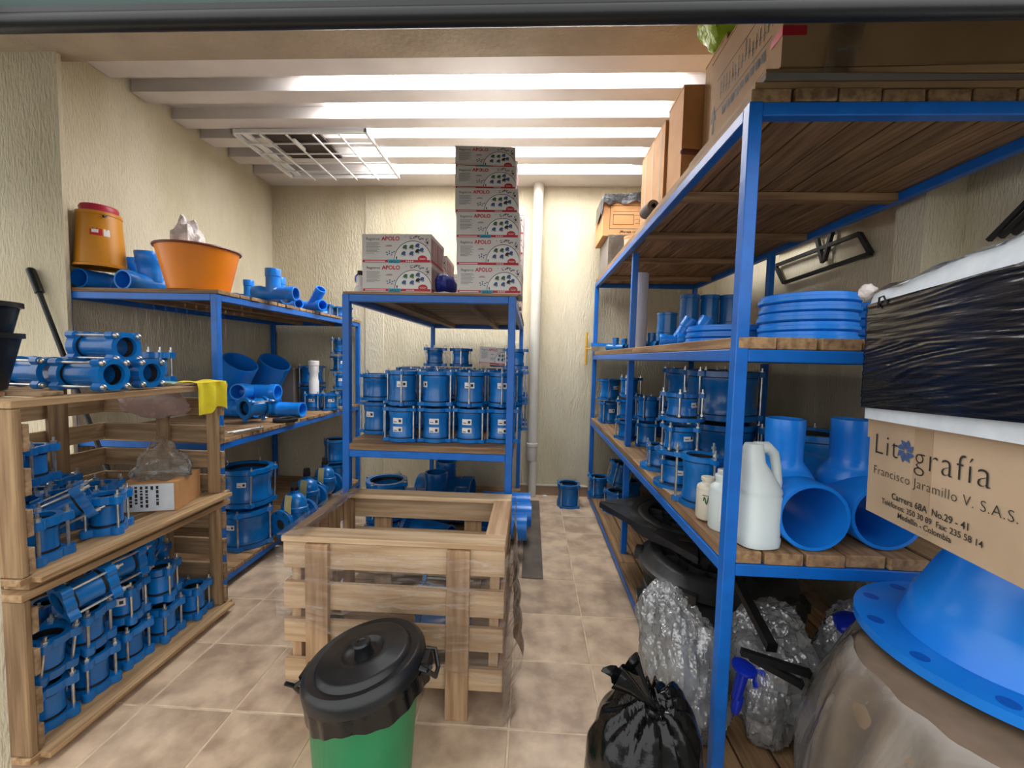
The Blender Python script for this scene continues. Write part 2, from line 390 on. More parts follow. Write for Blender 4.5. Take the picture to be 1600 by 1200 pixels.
# drain pipe
dp=thing('drain_pipe','cream plastic drain pipe running up the back wall','pipe',(.027,4.385,0))
k=MB(); k.cyl((0,0,.56),(0,0,3.32),.051,20); k.build('upper_pipe',PIPE,dp)
k=MB(); k.cyl((.012,0,0),(.012,0,.60),.043,20); k.build('lower_pipe',PIPE,dp)
k=MB(); k.lathe([(.051,.40),(.056,.41),(.056,.55),(.062,.555),(.062,.585),(.051,.59)],20); k.build('socket',PIPE,dp)

# ------------------------------------------------------------------ racks
def rack(name,label,x0,x1,y0,y1,levels,th_,pw,along,posts,group='blue steel racks',t=.04,h=.04,wood=None,battens=(),over=0.0):
    O=((x0+x1)/2,(y0+y1)/2,0)
    r=thing(name,label,'rack',O,group=group)
    top=levels[-1]
    for px,py,pz0,pz1 in posts: bx('post',(px,py,pz0),(px+t,py+t,pz1),RACK,r,.003,o=O)
    for z in levels:
        th=.017 if (label.startswith('short') and z==top) else th_
        bx('beam',(x0+t,y0+.001,z-h),(x1-t,y0+t-.001,z),RACK,r,.003,o=O); bx('beam',(x0+t,y1-t+.001,z-h),(x1-t,y1-.001,z),RACK,r,.003,o=O)
        bx('beam',(x0+.001,y0+t,z-h),(x0+t-.001,y1-t,z),RACK,r,.003,o=O); bx('beam',(x1-t+.001,y0+t,z-h),(x1-.001,y1-t,z),RACK,r,.003,o=O)
        rr=random.Random(int(z*1000))
        if along=='x':
            n=int(round((y1-y0)/pw)); d=(y1-y0)/n
            for i in range(n):
                e=rr.uniform(-.006,.012)
                bx('plank',(x0+.004-over*rr.random(),y0+i*d+.002,z+.001),(x1+e,y0+(i+1)*d-.005,z+th-rr.uniform(0,.003)),WSHX,r,.002,o=O)
        else:
            n=int(round((x1-x0)/pw)); d=(x1-x0)/n
            for i in range(n):
                ym=rr.uniform(y0+1.2,y1-1.0)
                for a,b in ((y0+rr.uniform(-.005,.012),ym-.002),(ym+.002,y1-rr.uniform(0,.01))):
                    bx('plank',(x0+i*d+.002+(0.004 if i==0 else 0),a,z+.001),(x0+(i+1)*d-.007,b,z+th-rr.uniform(0,.004)),WSHY,r,.003,o=O)
    for (z,pos) in battens:
        for q in pos:
            if along=='x': bx('batten',(q,y0+t,z-.035),(q+.05,y1-t,z),WSHY,r,o=O)
            else: bx('batten',(x0+t,q,z-.035),(x1-t,q+.05,z),WSHX,r,o=O)
    return r
# wall rack
X0,X1,Y0,Y1=-2.868,-1.880,2.373,4.425
rack('storage_rack','blue steel rack along the left wall with plumbing fittings on three wooden shelves',X0,X1,Y0,Y1,[.09,.935,1.84],.026,.1,'x',
     [(X0,Y0,0,1.84),(X1-.04,Y0,0,1.84),(X0,Y1-.04,0,1.84),(X1-.04,Y1-.04,0,1.84)],battens=[(1.838,(-2.55,-2.2))])
# carton rack
X0,X1,Y0,Y1=-1.061,-.094,2.25,4.30
rack('storage_rack','short blue rack in the middle carrying printed cartons on top',X0,X1,Y0,Y1,[.085,.958,1.833],.04,.14,'x',
     [(X0,Y0,0,1.834),(X1-.04,Y0,0,1.834),(X0,Y1-.04,0,1.834),(X1-.04,Y1-.04,0,1.834)],battens=[(1.832,(-.85,-.4))])
# tall rack
X0,X1,Y0,Y1=.643,1.69,1.33,4.40
rack('storage_rack','tall long blue rack on the right with four wooden shelves',X0,X1,Y0,Y1,[.06,.845,1.545,2.295],.042,.13,'y',
     [(X0,Y0,0,2.297),(X1-.04,Y0,0,2.297),(X0,Y1-.04,0,2.297),(X1-.04,Y1-.04,0,2.297),(X0+.042,2.93,.06,.80),(X0+.042,2.93,.888,1.50),(X0+.042,2.93,1.588,2.25),(X1-.082,2.93,.06,.80),(X1-.082,2.93,.888,1.50),(X1-.082,2.93,1.588,2.25)],
     battens=[(2.293,(2.0,2.62,3.25,3.95)),(1.543,(1.75,2.5,3.3)),(.843,(2.0,3.0))])

# ------------------------------------------------------------------ wooden crates
def crate_open_top(label,x0,x1,y0,y1,z0,z1):
    """slatted pine crate, open on top, standing on two legs in front"""
    O=((x0+x1)/2,(y0+y1)/2,0); r=thing('wooden_crate',label,'crate',O,group='slatted pine crates')
    B=lambda n,lo,hi,m_,b=.002: bx(n,lo,hi,m_,r,b,o=O)
    zs=[(.725-.118,.722),(.432,.545),(.285,.385),(.115,.21)]
    for a,b in zs:
        B('slat',(x0,y0,a),(x1,y0+.02,b),WPX)
        B('slat',(x0+.01,y1-.02,a),(x1-.01,y1,b),WPX)
        B('slat',(x0,y0+.021,a),(x0+.02,y1-.021,b),WPY)
        B('slat',(x1-.02,y0+.021,a),(x1,y1-.021,b),WPY)
    for x in (x0+.105,x1-.235):
        B('leg',(x,y0-.024,0),(x+.095,y0-.001,z1-.028),WPZ)
    for x in (x0+.16,x1-.26):
        B('leg',(x,y1+.001,0),(x+.095,y1+.024,z1-.035),WPZ)
    for x in (x0+.022,x1-.062):
        for y in (y0+.022,y1-.082): B('corner_post',(x,y,.10),(x+.04,y+.06,z1-.026),WPZ)
    for y in (y0+.14,y1-.24):
        B('batten',(x0-.0005+.021,y,.10),(x0+.04,y+.09,z1-.03),WPZ)
        B('batten',(x1-.04,y,.10),(x1-.021,y+.09,z1-.03),WPZ)
    B('top_board',(x0,y0-.015,z1-.024),(x1,y0+.085,z1),WPX,.003)
    B('top_board',(x0+.02,y1-.08,z1-.02),(x1,y1+.02,z1+.004),WPX,.003)
    B('top_board',(x1-.09,y0+.086,z1-.024),(x1,y1-.081,z1),WPY,.003)
    B('top_board',(x0,y0+.086,z1-.024),(x0+.045,y1-.081,z1),WPY,.003)
    for i in range(5):
        y=y0+.03+i*.115; B('floor_board',(x0+.022,y,.105),(x1-.022,y+.09,.122),WPX)
    return r
crate_open_top('slatted pine crate, open on top, standing on legs in the aisle, wrapped in film',-1.012,-.087,1.61,2.19,0,.748)

def crate_open_side(label,x0,x1,y0,y1,z0,z1):
    O=((x0+x1)/2,(y0+y1)/2,z0); r=thing('wooden_crate',label,'crate',O,group='slatted pine crates')
    B=lambda n,lo,hi,m_,b=.002: bx(n,lo,hi,m_,r,b,o=O)
    H=z1-z0
    B('bottom_board',(x1-.11,y0-.03,z0+.028),(x1,y1+.03,z0+.052),WOY)
    B('bottom_board',(x1-.105,y0,z0),(x1-.01,y1,z0+.027),WOY)
    for i in range(4): B('bottom_board',(x0+.02+i*.195,y0,z0+.03),(x0+.17+i*.195,y1,z0+.05),WOY)
    B('top_board',(x1-.085,y0-.03,z1-.026),(x1,y1+.03,z1),WOY)
    B('top_board',(x0,y0,z1-.026),(x0+.09,y1,z1),WOY)
    for y in (y0,y1-.09): B('top_board',(x0+.091,y,z1-.026),(x1-.086,y+.09,z1-.001),WOX)
    zs=[(.06,.15),(.19,.285),(.335,.43),(.49,.585)]
    for a,b in zs:
        B('slat',(x0+.022,y0-.001,z0+a),(x1-.002,y0+.019,z0+b),WOX)
        B('slat',(x0+.022,y1-.019,z0+a),(x1-.002,y1+.001,z0+b),WOX)
        B('slat',(x0,y0,z0+a),(x0+.02,y1,z0+b),WOY)
    B('upright',(x1-.098,y0-.026,z0+.054),(x1,y0-.002,z1-.028),WOZ,.004)
    B('upright',(x0+.05,y0-.026,z0+.054),(x0+.15,y0-.002,z1-.028),WOZ,.004)
    for y in (y1-.042,): 
        B('upright',(x1-.075,y,z0+.054),(x1-.012,y+.02,z1-.028),WOZ)
        B('upright',(x0+.35,y,z0+.054),(x0+.42,y+.02,z1-.028),WOZ)
    for y in (y0+.2,y1-.3): B('upright',(x0+.021,y,z0+.054),(x0+.04,y+.09,z1-.028),WOZ)
    return r
crate_open_side('lower brown slatted crate on its side, full of blue couplings in two layers',-2.44,-1.722,1.30,2.215,0,.648)
crate_open_side('upper brown slatted crate on its side, holding couplings and a carton with a paper label',-2.44,-1.722,1.30,2.215,.65,1.318)
# ------------------------------------------------------------------ prototypes
def ring_outline(r, nb, d, e, phase=0, n=72):
    out=[]
    for k in range(n):
        a=2*PI*k/n; rr=r
        for b in range(nb):
            dl=(a-phase-2*PI*b/nb+PI)%(2*PI)-PI
            s=e*e-(d*math.sin(dl))**2
            if abs(dl)<PI/2 and s>0: rr=max(rr, d*math.cos(dl)+math.sqrt(s))
        out.append((rr*math.cos(a), rr*math.sin(a)))
    return out
def circ(r,n=72): return [(r*math.cos(2*PI*k/n), r*math.sin(2*PI*k/n)) for k in range(n)]

def bolt_mesh(z0,z1,rod=.0055,dome=False):
    k=MB(); k.cyl((0,0,z0),(0,0,z1),rod,8)
    if dome:
        k.ell((0,0,z1-.004),(.013,.013,.012),10,6); k.ell((0,0,z0+.004),(.013,.013,.012),10,6)
    else:
        k.cyl((0,0,z1-.028),(0,0,z1-.016),.011,6); k.cyl((0,0,z0+.004),(0,0,z0+.014),.011,6)
    return k.mesh('bolt',ZINC)

def mk_coupling(R,L,nb=3,ear=1.38,ringk=1.14,rt=.02,er=.016,flare=1.07,stk=1,ext=.022,dome=False,phase=PI/6,flange=False,mt=None,nm='pipe_coupling',grp=None):
    mt=mt or IRON
    def fn(label):
        r=thing(nm,label,'coupling')
        k=MB(); ri=R*.86; z0,z1=rt+.006,L-rt-.006; h=z1-z0
        prof=[(ri,z0),(R*flare,z0),(R*flare,z0+h*.14),(R,z0+h*.26),(R,z0+h*.74),(R*flare,z1-h*.14),(R*flare,z1),(ri,z1)]
        k.lathe(prof,36,loop=True); slv=k.build('sleeve',mt,r)
        g=MB(); g.lathe([(R*.84,rt*.5),(R*1.04,rt*.5),(R*1.04,z0+.004),(R*.84,z0+.004)],32,loop=True); gm=g.mesh('gasket',RUBBER)
        link('gasket',gm,r); link('gasket',gm,r,(0,0,L),(PI,0,0))
        d=R*ear
        k=MB(); k.prism(ring_outline(R*ringk,nb,d,er,phase),0,rt,circ(R*.88)); rm=k.mesh('end_ring',mt)
        if flange:
            k=MB(); k.prism(circ(R*1.62),0,rt*.9,circ(R*.9))
            for q in range(8):
                a=2*PI*(q+.5)/8; k.m=1; k.cyl((R*1.42*math.cos(a),R*1.42*math.sin(a),rt*.9-.002),(R*1.42*math.cos(a),R*1.42*math.sin(a),rt*.9+.0012),.011,10)  # flat dark discs paint the shade of bolt holes
            k.build('base_flange',[mt,INK_SHADE],r)
        else: link('end_ring',rm,r)
        link('end_ring',rm,r,(0,0,L-rt))
        bm_=bolt_mesh((.001 if not dome else -.006) if not flange else rt,L+ext,dome=dome)
        for b in range(nb):
            a=phase+2*PI*b/nb; link('bolt',bm_,r,(d*math.cos(a),d*math.sin(a),0))
        for s in range(stk):
            k=MB(); zc=L*(.62-.26*s); w=.028/R
            k.grid(6,2,lambda u,v:((R+.0015)*math.cos(-PI/2+w*(2*u-1)),(R+.0015)*math.sin(-PI/2+w*(2*u-1)),zc+.017*(2*v-1)))
            k.m=1; k.grid(3,2,lambda u,v:((R+.0022)*math.cos(-PI/2+w*(.25+.5*u)),(R+.0022)*math.sin(-PI/2+w*(.25+.5*u)),zc+.008*(2*v-1)))
            k.grid(3,2,lambda u,v:((R+.0022)*math.cos(-PI/2+w*(-.8+.7*u)),(R+.0022)*math.sin(-PI/2+w*(-.8+.7*u)),zc+.002*(2*v-1)-.006))
            k.build('paper_label',[STICK,INK_SHADE],slv)
        return r
    return Proto(fn)

def tube_loop(ro,ri,L,collar=0,cl=0.0):
    p=[(ri,0),(ro,0),(ro,L),(ri,L)]
    if collar: p=[(ri,0),(ro+collar-.002,0),(ro+collar,.003),(ro+collar,cl),(ro,cl+.01),(ro,L-cl-.01),(ro+collar,L-cl),(ro+collar,L-.003),(ro+collar-.002,L),(ri,L)]
    return p
def mk_tee(R,L,rb,hb,pos=.5,cone=1.0,lean=0.0,mt=None,nm='pipe_tee',collar=.006,wall=.1,lbl=False):
    """run along local +X from 0 to L resting on z=0, branch standing up"""
    mt=mt or PVC
    def fn(label):
        r=thing(nm,label,'pipe fitting')
        k=MB(); k.X=Matrix.Translation((0,0,R+collar)) @ Matrix.Rotation(PI/2,4,'Y'); k.lathe(tube_loop(R,R*(1-wall),L,collar,L*.18),36,loop=True)
        k.build('run_pipe',mt,r)
        k=MB(); k.X=Matrix.Translation((L*pos,0,R+collar)) @ Matrix.Rotation(lean,4,'Y')
        ri=rb*(1-wall*1.2)
        if lean==0:
            rows=[(rb*cone,None),(rb*cone,R*.80),(rb*(1+(cone-1)*.45),R*1.10),(rb*1.02,R*1.30),(rb,R*1.40),(rb,R+hb*.55),(rb+collar*.6,R+hb*.58),(rb+collar*.6,R+hb-.003),(rb+collar*.4,R+hb),(ri,R+hb),(ri,None)]
            vs=[];n_=40
            for j_,(r_,z_) in enumerate(rows):
                for i_ in range(n_):
                    a_=2*PI*i_/n_; y_=r_*math.sin(a_); sz=math.sqrt(max(R*R-y_*y_,0))*.97
                    vs.append((r_*math.cos(a_),y_,sz if z_ is None else max(z_,sz+.001*j_)))
            k.add(vs,[(j_*n_+i_,j_*n_+(i_+1)%n_,(j_+1)*n_+(i_+1)%n_,(j_+1)*n_+i_) for j_ in range(len(rows)-1) for i_ in range(n_)])
        else: k.lathe([(ri,R*.3),(rb*cone,R*.3),(rb*cone,R*.75),(rb*(1+(cone-1)*.45),R*1.05),(rb*1.02,R*1.25),(rb,R*1.35),(rb,R+hb*.45),(rb+collar*.6,R+hb*.48),(rb+collar*.6,R+hb-.003),(rb+collar*.4,R+hb),(ri,R+hb),(ri,R*.3)],32)
        k.build('branch_pipe',mt,r)
        if lbl:
            k=MB(); k.X=Matrix.Translation((L*.5,0,R+collar)); zc=.0
            k.grid(2,4,lambda u,v:(-.03+.06*u,-(R+.0015)*math.cos(.5+.4*v),(R+.0015)*math.sin(.5+.4*v))); k.build('paper_label',STICK,r)
        return r
    return Proto(fn)
def mk_wye(R,L,rb,hb,ang=.78,mt=None): return mk_tee(R,L,rb,hb,.5,1.0,ang,mt,'pipe_wye')

def mk_elbow(R,bend,ang,wall=.1,mt=None,leg=.0):
    """swept elbow: starts horizontal along +X and bends upwards"""
    mt=mt or PVC
    def fn(label):
        r=thing('pipe_elbow',label,'pipe fitting')
        path=[(-leg,0,R)] if leg else []
        n=12
        for i in range(n+1):
            a=ang*i/n; path.append((bend*math.sin(a),0,R+bend*(1-math.cos(a))))
        if leg:
            path.append((path[-1][0]+leg*math.cos(ang),0,path[-1][2]+leg*math.sin(ang)))
        k=MB(); k.sweep(path,R,32,caps=False); k.sweep(path,R*(1-wall),32,caps=False)
        for P,Q in ((path[0],path[1]),(path[-1],path[-2])):
            d=(Vector(Q)-Vector(P)).normalized(); k.X=Matrix.Translation(P) @ d.to_track_quat('Z','Y').to_matrix().to_4x4()
            k.lathe([(R*(1-wall),0),(R*1.03,0),(R*1.03,R*.35),(R,R*.4)],32)
        k.build('bend_pipe',mt,r)
        return r
    return Proto(fn)

def mk_bend(R,h,ang,leg):
    """elbow standing on one end, bent over towards +X"""
    def fn(label):
        r=thing('pipe_elbow',label,'pipe fitting'); b=R*1.25
        path=[(0,0,0),(0,0,h)]+[(b*(1-math.cos(ang*i/8)),0,h+b*math.sin(ang*i/8)) for i in range(1,9)]
        e=path[-1]; path.append((e[0]+leg*math.sin(ang),0,e[2]+leg*math.cos(ang)))
        k=MB(); k.sweep(path,R,36,caps=False); k.sweep(path,R*.9,36,caps=False)
        d=(Vector(path[-1])-Vector(path[-2])).normalized(); k.X=Matrix.Translation(path[-1]) @ d.to_track_quat('Z','Y').to_matrix().to_4x4()
        k.lathe([(R*.9,-.01),(R*.9,.004),(R*.93,.006),(R*1.0,.004),(R*1.0,-.01)],36)
        k.build('bend_pipe',PVC,r)
        k=MB(); k.lathe([(R*.9,0),(R*1.06,0),(R*1.06,R*.5),(R*1.0,R*.56),(R*.9,R*.5)],36,loop=True); k.build('socket_rim',PVC,r)
        return r
    return Proto(fn)

def mk_valve(tagmat=None):
    def fn(label):
        r=thing('gate_valve',label,'valve')
        R=.105; zc=.115
        k=MB(); k.X=Matrix.Translation((0,0,zc)) @ Matrix.Rotation(PI/2,4,'X')
        k.lathe([(.0,-.12),(.05,-.12),(.055,-.085),(.075,-.05),(.085,0),(.075,.05),(.055,.085),(.05,.12),(0,.12)],28); k.build('body',IRON,r)
        for s in (-1,1):
            k=MB(); k.X=Matrix.Translation((0,s*.135,zc)) @ Matrix.Rotation(PI/2*(1 if s<0 else -1),4,'X')
            k.lathe([(.038,-.02),(R-.004,-.02),(R,-.016),(R,.002),(R-.003,.006),(.062,.006),(.062,.010),(.040,.010),(.038,-.012)],36)
            k.m=1; k.lathe([(0,-.005),(.039,-.005)],24)  # dark disc closes the bore and paints its inner shade
            for q in range(8):
                a=2*PI*(q+.5)/8; k.cyl((.086*math.cos(a),.086*math.sin(a),.005),(.086*math.cos(a),.086*math.sin(a),.0068),.009,8)  # bolt holes are flat discs with their shade painted on
            k.build('flange',[IRON,INK_SHADE],r)
        k=MB(); k.X=Matrix.Translation((0,0,zc))
        k.X=Matrix.Translation((0,0,zc)) @ Matrix.Diagonal((1.0,.72,1,1))
        k.lathe([(.092,-.02),(.094,.06),(.108,.068),(.108,.098),(.096,.104),(.094,.135),(.082,.165),(.058,.188),(.034,.197),(.032,.22),(0,.222)],28)
        bon=k.build('bonnet',IRON,r)
        k=MB(); k.cyl((0,0,zc+.22),(0,0,zc+.245),.03,12); k.cyl((0,0,zc+.245),(0,0,zc+.285),.034,4,.030); k.build('stem_cap',BLACKP,bon)
        k=MB(); k.grid(3,5,lambda u,v:(.03+.06*u-.01*v,-.12-.006*math.sin(3*v),zc+.22-.14*v)); k.build('paper_tag',TAGY,r)
        return r
    return Proto(fn)

def mk_ringplate(R,ri,h):
    def fn(label):
        r=thing('flange_ring',label,'ring')
        k=MB(); k.lathe([(ri,.002),(ri+.004,0),(R-.008,0),(R,.006),(R,h*.55),(R-.006,h*.62),(R-.006,h-.002),(R-.009,h),(ri,h)],56,loop=True); k.build('ring_body',PVC,r)
        k=MB(); k.lathe([(ri-.004,h*.2),(ri+.001,h*.2),(ri+.001,h*.7),(ri-.004,h*.7)],48,loop=True); k.build('inner_seal',RUBBER,r)
        return r
    return Proto(fn)

def mk_sleeve(R,L,mt=None,nm='pipe_sleeve'):
    def fn(label):
        r=thing(nm,label,'pipe fitting')
        k=MB(); k.lathe([(R*.9,0),(R,0),(R,L*.46),(R*1.05,L*.47),(R*1.05,L*.52),(R,L*.53),(R,L*.93),(R*1.05,L*.94),(R*1.05,L),(R*.9,L)],32,loop=True); k.build('sleeve',mt or PVC,r)
        k=MB(); k.lathe([(R*.88,L*.46),(R*.905,L*.46),(R*.905,L*.54),(R*.88,L*.54)],24,loop=True); k.build('inner_seal',RUBBER,r)
        return r
    return Proto(fn)
def flat(q,c):
    q.z=max(q.z,.002-c[2]); return q
# ------------------------------------------------------------------ carton rack: couplings on its shelf
ORDN=['first','second','third','fourth','fifth','sixth','seventh','eighth','ninth','tenth']
GM='blue couplings packed on the carton rack shelf'
cA=mk_coupling(.073,.198,3,phase=PI/2,stk=2,ext=.012)
cA2=mk_coupling(.073,.198,3,phase=-PI/2,stk=1,ext=.012)
cP=mk_coupling(.078,.2,3,ear=1.32,phase=PI/2,stk=1,ext=.012)
cP2=mk_coupling(.092,.165,4,ear=1.22,ringk=1.1,phase=PI/4,stk=0)
fr=[(-0.757, 2.384, 1.000),(-0.559, 2.398, 1.000),(-0.358, 2.413, 1.000),(-0.167, 2.443, 1.000)]
for i,p in enumerate(fr):
    cA.put(p,(0,0,[-.1,.05,-.12,.1][i]),'blue coupling with silver bolts, %s in the lower front row of the carton rack'%ORDN[i],GM)
    cA2.put((p[0]-.004,p[1]+.004,1.213),(0,0,[.25,-.9,.1,.05][i]),'blue coupling stacked on another, %s in the upper front row of the carton rack'%ORDN[i],GM)
p=(-0.990, 2.599, 1.000)
cP.put(p,(0,0,-.3),'labelled blue coupling under the wide mouthed one, beside the front row on the carton rack',GM)
cP2.put((p[0],p[1],1.214),(0,0,.2),'wide-mouthed short blue coupling stacked beside the front row of the carton rack',GM)
for rI in (1,2,3):
    for cI in range(5):
        x=-.958+.209*cI+(.02 if rI==2 else 0); y=p[1]+.02+.22*rI
        if x>-.13: x=-.135
        for t in (0,1):
            if cI==0 and rI==1 and t==1: continue
            (cA if (cI+rI+t)%2 else cA2).put((x,y,1.0+.213*t),(0,0,.4*cI+.9*rI+t),'blue coupling, %s row behind the front, %s in the row, %s layer, carton rack'%(ORDN[rI-1],ORDN[cI],('lower','upper')[t]),GM)
cS=mk_coupling(.056,.135,3,ear=1.42,phase=PI/2,stk=0)
y3=p[1]+.43
for px_,lab,rz in (((-.72,y3,1.427),'small blue coupling standing alone on the top layer under the carton rack post',.3),
                ((-.525,y3,1.427),'small blue coupling leaning on the top coupling layer beside the printed carton',1.2),
                ((-.27,y3+.27,1.427),'dark small blue coupling behind the printed carton on the carton rack',.8),
                ((-.112,y3-.20,1.427),'small blue coupling on the top layer sticking out beside the drain pipe',.1)):
    cS.put(px_,(0,0,rz),lab,GM)
# bottom of the carton rack
cL=mk_coupling(.125,.25,4,ear=1.2,ringk=1.1,phase=PI/4,stk=1,rt=.025,ext=.018)
q=(-0.971, 2.720, 0.125)
GB='large blue fittings on the floor shelf of the carton rack'
cL.put(q,(0,0,.1),'large blue coupling at the bottom left of the carton rack, under another',GB)
cL.put((q[0],q[1],.400),(0,0,.5),'large blue coupling stacked on its twin, bottom left of the carton rack',GB)
def mk_reducer(R,r2,L,nb=8):
    def fn(label):
        r=thing('flanged_reducer',label,'pipe fitting')
        k=MB(); k.lathe([(R*.62,.0),(R*.62,.02),(R*.60,L*.3),(r2,L*.8),(r2,L),(r2*.9,L),(r2*.9,L*.8),(R*.55,L*.3),(R*.55,0)],40); k.build('cone',IRON,r)
        k=MB(); k.prism(circ(R,48),0,.028,circ(R*.6,48)); k.build('flange',IRON,r)
        return r
    return Proto(fn)
red=mk_reducer(.16,.09,.3)
qq=(-0.774, 2.720, 0.295)
red.put((qq[0]-.02,qq[1],.295),(0,PI/2,-.35),'blue flanged reducer lying on its side in the dark bottom of the carton rack',GB)
bt=mk_tee(.14,.5,.09,.14,mt=IRON,collar=.008)
bt.put((-1.0,3.22,.127),(0,0,.2),'large blue tee lying in the shadow at the bottom of the carton rack',GB)
bt.put((-1.0,3.66,.127),(0,0,-.1),'large blue tee farthest back at the bottom of the carton rack',GB)
cD=mk_coupling(.11,.3,4,ear=1.2,ringk=1.1,phase=PI/4,stk=0)
cD.put((-.24,2.62,.127),(0,0,.3),'dark blue coupling standing behind the right front post of the carton rack',GB)
wb_=thing('plastic_bag','crumpled white bag scrap in the dark bottom of the carton rack','bag',(-0.373, 2.450, 0.127))
k=MB(); k.ell((0,0,.07),(.14,.10,.08),24,14,lambda q,d:flat(q*(1+.25*noise3(d,3.1)),(0,0,.07))); k.build('crumpled_film',WBAG,wb_)
# pipes poking out at the right of the carton rack
sl=mk_sleeve(.095,.42)
for i,(yy,xx,zz,lab) in enumerate(((3.02,-.005,.127,'nearest blue pipe sleeve sticking out at the right foot of the carton rack'),(3.27,.03,.127,'blue pipe sleeve sticking out behind the nearest one at the foot of the carton rack'),(3.52,.02,.127,'farthest blue pipe sleeve sticking out beside the drain pipe'))):
    sl.put((xx,yy,zz+.1+(.0 if i==0 else .0)),(0,-PI/2,0),lab,'blue pipe sleeves at the foot of the carton rack')

# ------------------------------------------------------------------ printed cartons on top of the carton rack
def print_geo(w,h,tape):
    """the printed face of a carton, in the XZ plane facing -Y; w,h in metres"""
    k=MB(); F=Matrix.Rotation(PI/2,4,'X')
    def T(t,s,x,z,mi,b=0.0,al='LEFT',sp=1.0,dy=-.0012):
        k.m=mi; k.X=Matrix.Translation((x*w,dy,z*h)) @ F; k.raw(text_geo(t,s*h,b,al,sp)); k.X=Matrix.Identity(4)
    def R(x0,z0,x1,z1,mi,dy=-.0008):
        k.m=mi; k.add([(x0*w,dy,z0*h),(x1*w,dy,z0*h),(x1*w,dy,z1*h),(x0*w,dy,z1*h)],[(0,1,2,3)])
    def E(cx,cz,rx,rz,mi,dy=-.0009,n=16,rot=0):
        k.m=mi; vs=[]
        for i in range(n):
            a=2*PI*i/n; x=rx*math.cos(a); z=rz*math.sin(a); vs.append((cx*w+(x*math.cos(rot)-z*math.sin(rot))*h,dy,cz*h+(x*math.sin(rot)+z*math.cos(rot))*h))
        k.add(vs,[tuple(range(n))])
    # arc and the white half disc inside it
    k.m=5; cx,cz,ra=.74,.10,.66; vs=[(cx*w,-.0005,.10*h)]; n=22
    for i in range(n+1):
        a=PI*i/n; vs.append((min(cx*w+ra*h*math.cos(a)*1.0,w*.995),-.0005,min(cz*h+ra*h*math.sin(a),.99*h)))
    k.add(vs,[(0,i+1,i+2) for i in range(n)])
    k.m=4
    for i in range(n):
        P=[]
        for rr in (ra,ra+.022):
            for a in (PI*i/n,PI*(i+1)/n): P.append((min(cx*w+rr*h*math.cos(a),w*.998),-.0007,min(cz*h+rr*h*math.sin(a),.995*h)))
        k.add(P,[(0,1,3,2)])
    R(0.01,.03,.99,.12,1); R(.04,.055,.34,.085,5,-.0012)
    for i in range(4): R(.64+.03*i,.055,.66+.03*i,.09,5,-.0012)
    E(.88,.16,.17,.115,1,-.0013)
    R(.83,.17,.93,.18,5,-.0016); R(.84,.13,.92,.14,5,-.0016)
    T('Registros',.13,.06,.80,2); T('APOLO',.195,.285,.79,1,.028,sp=1.02)
    for i in range(9): R(.06,.70-.045*i,.06+[.19,.20,.17,.21,.18,.2,.16,.19,.12][i],.718-.045*i,3)
    R(.34,.58,.44,.60,1); R(.36,.615,.43,.63,6)
    for a,b in ((.36,.38),(.40,.42),(.44,.37),(.37,.30),(.43,.29),(.47,.40),(.40,.34)): E(a,b,.03,.022,6,n=8)
    R(.36,.345,.46,.352,3); R(.395,.30,.40,.43,3)
    E(.505,.19,.022,.06,2,n=8)
    for cx_,cz_,c_ in ((.62,.56,7),(.715,.565,7),(.80,.61,6),(.86,.46,6),(.60,.34,6),(.715,.34,6),(.80,.42,2)):
        E(cx_,cz_-.045,.10,.055,3,-.0010); E(cx_+.006,cz_+.01,.085,.06,c_,-.0014,rot=.6); E(cx_-.014,cz_-.06,.075,.036,0,-.0013,rot=-.4)
    rr=random.Random(3)
    for i in range(26):
        x=rr.uniform(.60,.97); z=rr.uniform(.80,.97)-(.0 if x<.85 else rr.uniform(0,.25)); a=rr.uniform(.012,.035)
        R(x,z,x+a,z+rr.uniform(.01,.05),4 if i%3 else 3,-.0011)
    if tape:
        k.m=8; R(tape-.09,-.01,tape+.09,.13,8,-.0020); T('APOLO',.11,tape,.015,2,.02,'CENTER',dy=-.0026)
    return k.mesh('printed_front',[PRINTW,RED,INK_SHADE,PGREY,PPURP,PWHITE,PBLUE,PGREEN,TEAL],60)
CW,CD,CH=.392,.29,.158
pm0,pm1=print_geo(CW,CH,.47),print_geo(CW,CH,0)
cbm=MB(); cbm.box((0,0,0),(CW,CD,CH)); cbm=cbm.mesh('box_body',[PRINTW,PRINTP])
for p_ in cbm.polygons: 
    if abs(p_.normal.x)>.5 or abs(p_.normal.y)>.5 and p_.normal.y>0: p_.material_index=1
flp=MB(); flp.box((-.002,-.002,CH-.006),(CW+.002,.012,CH+.001)); flp.box((-.002,-.0015,CH-.02),(.004,CD,CH+.001)); flp.box((CW-.004,-.0015,CH-.02),(CW+.002,CD,CH+.001)); flp=flp.mesh('lid_edge',PRINTW)
strip=MB(); strip.box((CW+.0002,.004,.012),(CW+.001,CD-.004,.022)); strip.box((CW+.0002,.03,.04),(CW+.001,.034,CH-.03)); strip.box((CW+.0002,CD*.5,.02),(CW+.001,CD*.5+.004,CH-.02)); strip=strip.mesh('side_print',RED)
GC='printed cartons on the carton rack'
def carton(loc,rot,label,tape=True,sc=(1,1,1)):
    r=thing('carton',label,'box',loc,rot,GC); r.scale=sc
    link('box_body',cbm,r); link('printed_front',pm0 if tape else pm1,r); link('lid_edge',flp,r); link('side_print',strip,r)
    return r
def at_front(p): return p
c0=(-0.959, 2.285, 1.854); zt=1.8515
carton((c0[0],c0[1],zt),(0,0,-.02),'grey printed carton at the bottom of the stack of two on the carton rack')
carton((c0[0]-.004,c0[1]+.004,zt+CH+.001),(0,0,-.03),'grey printed carton on top of the stack of two on the carton rack')
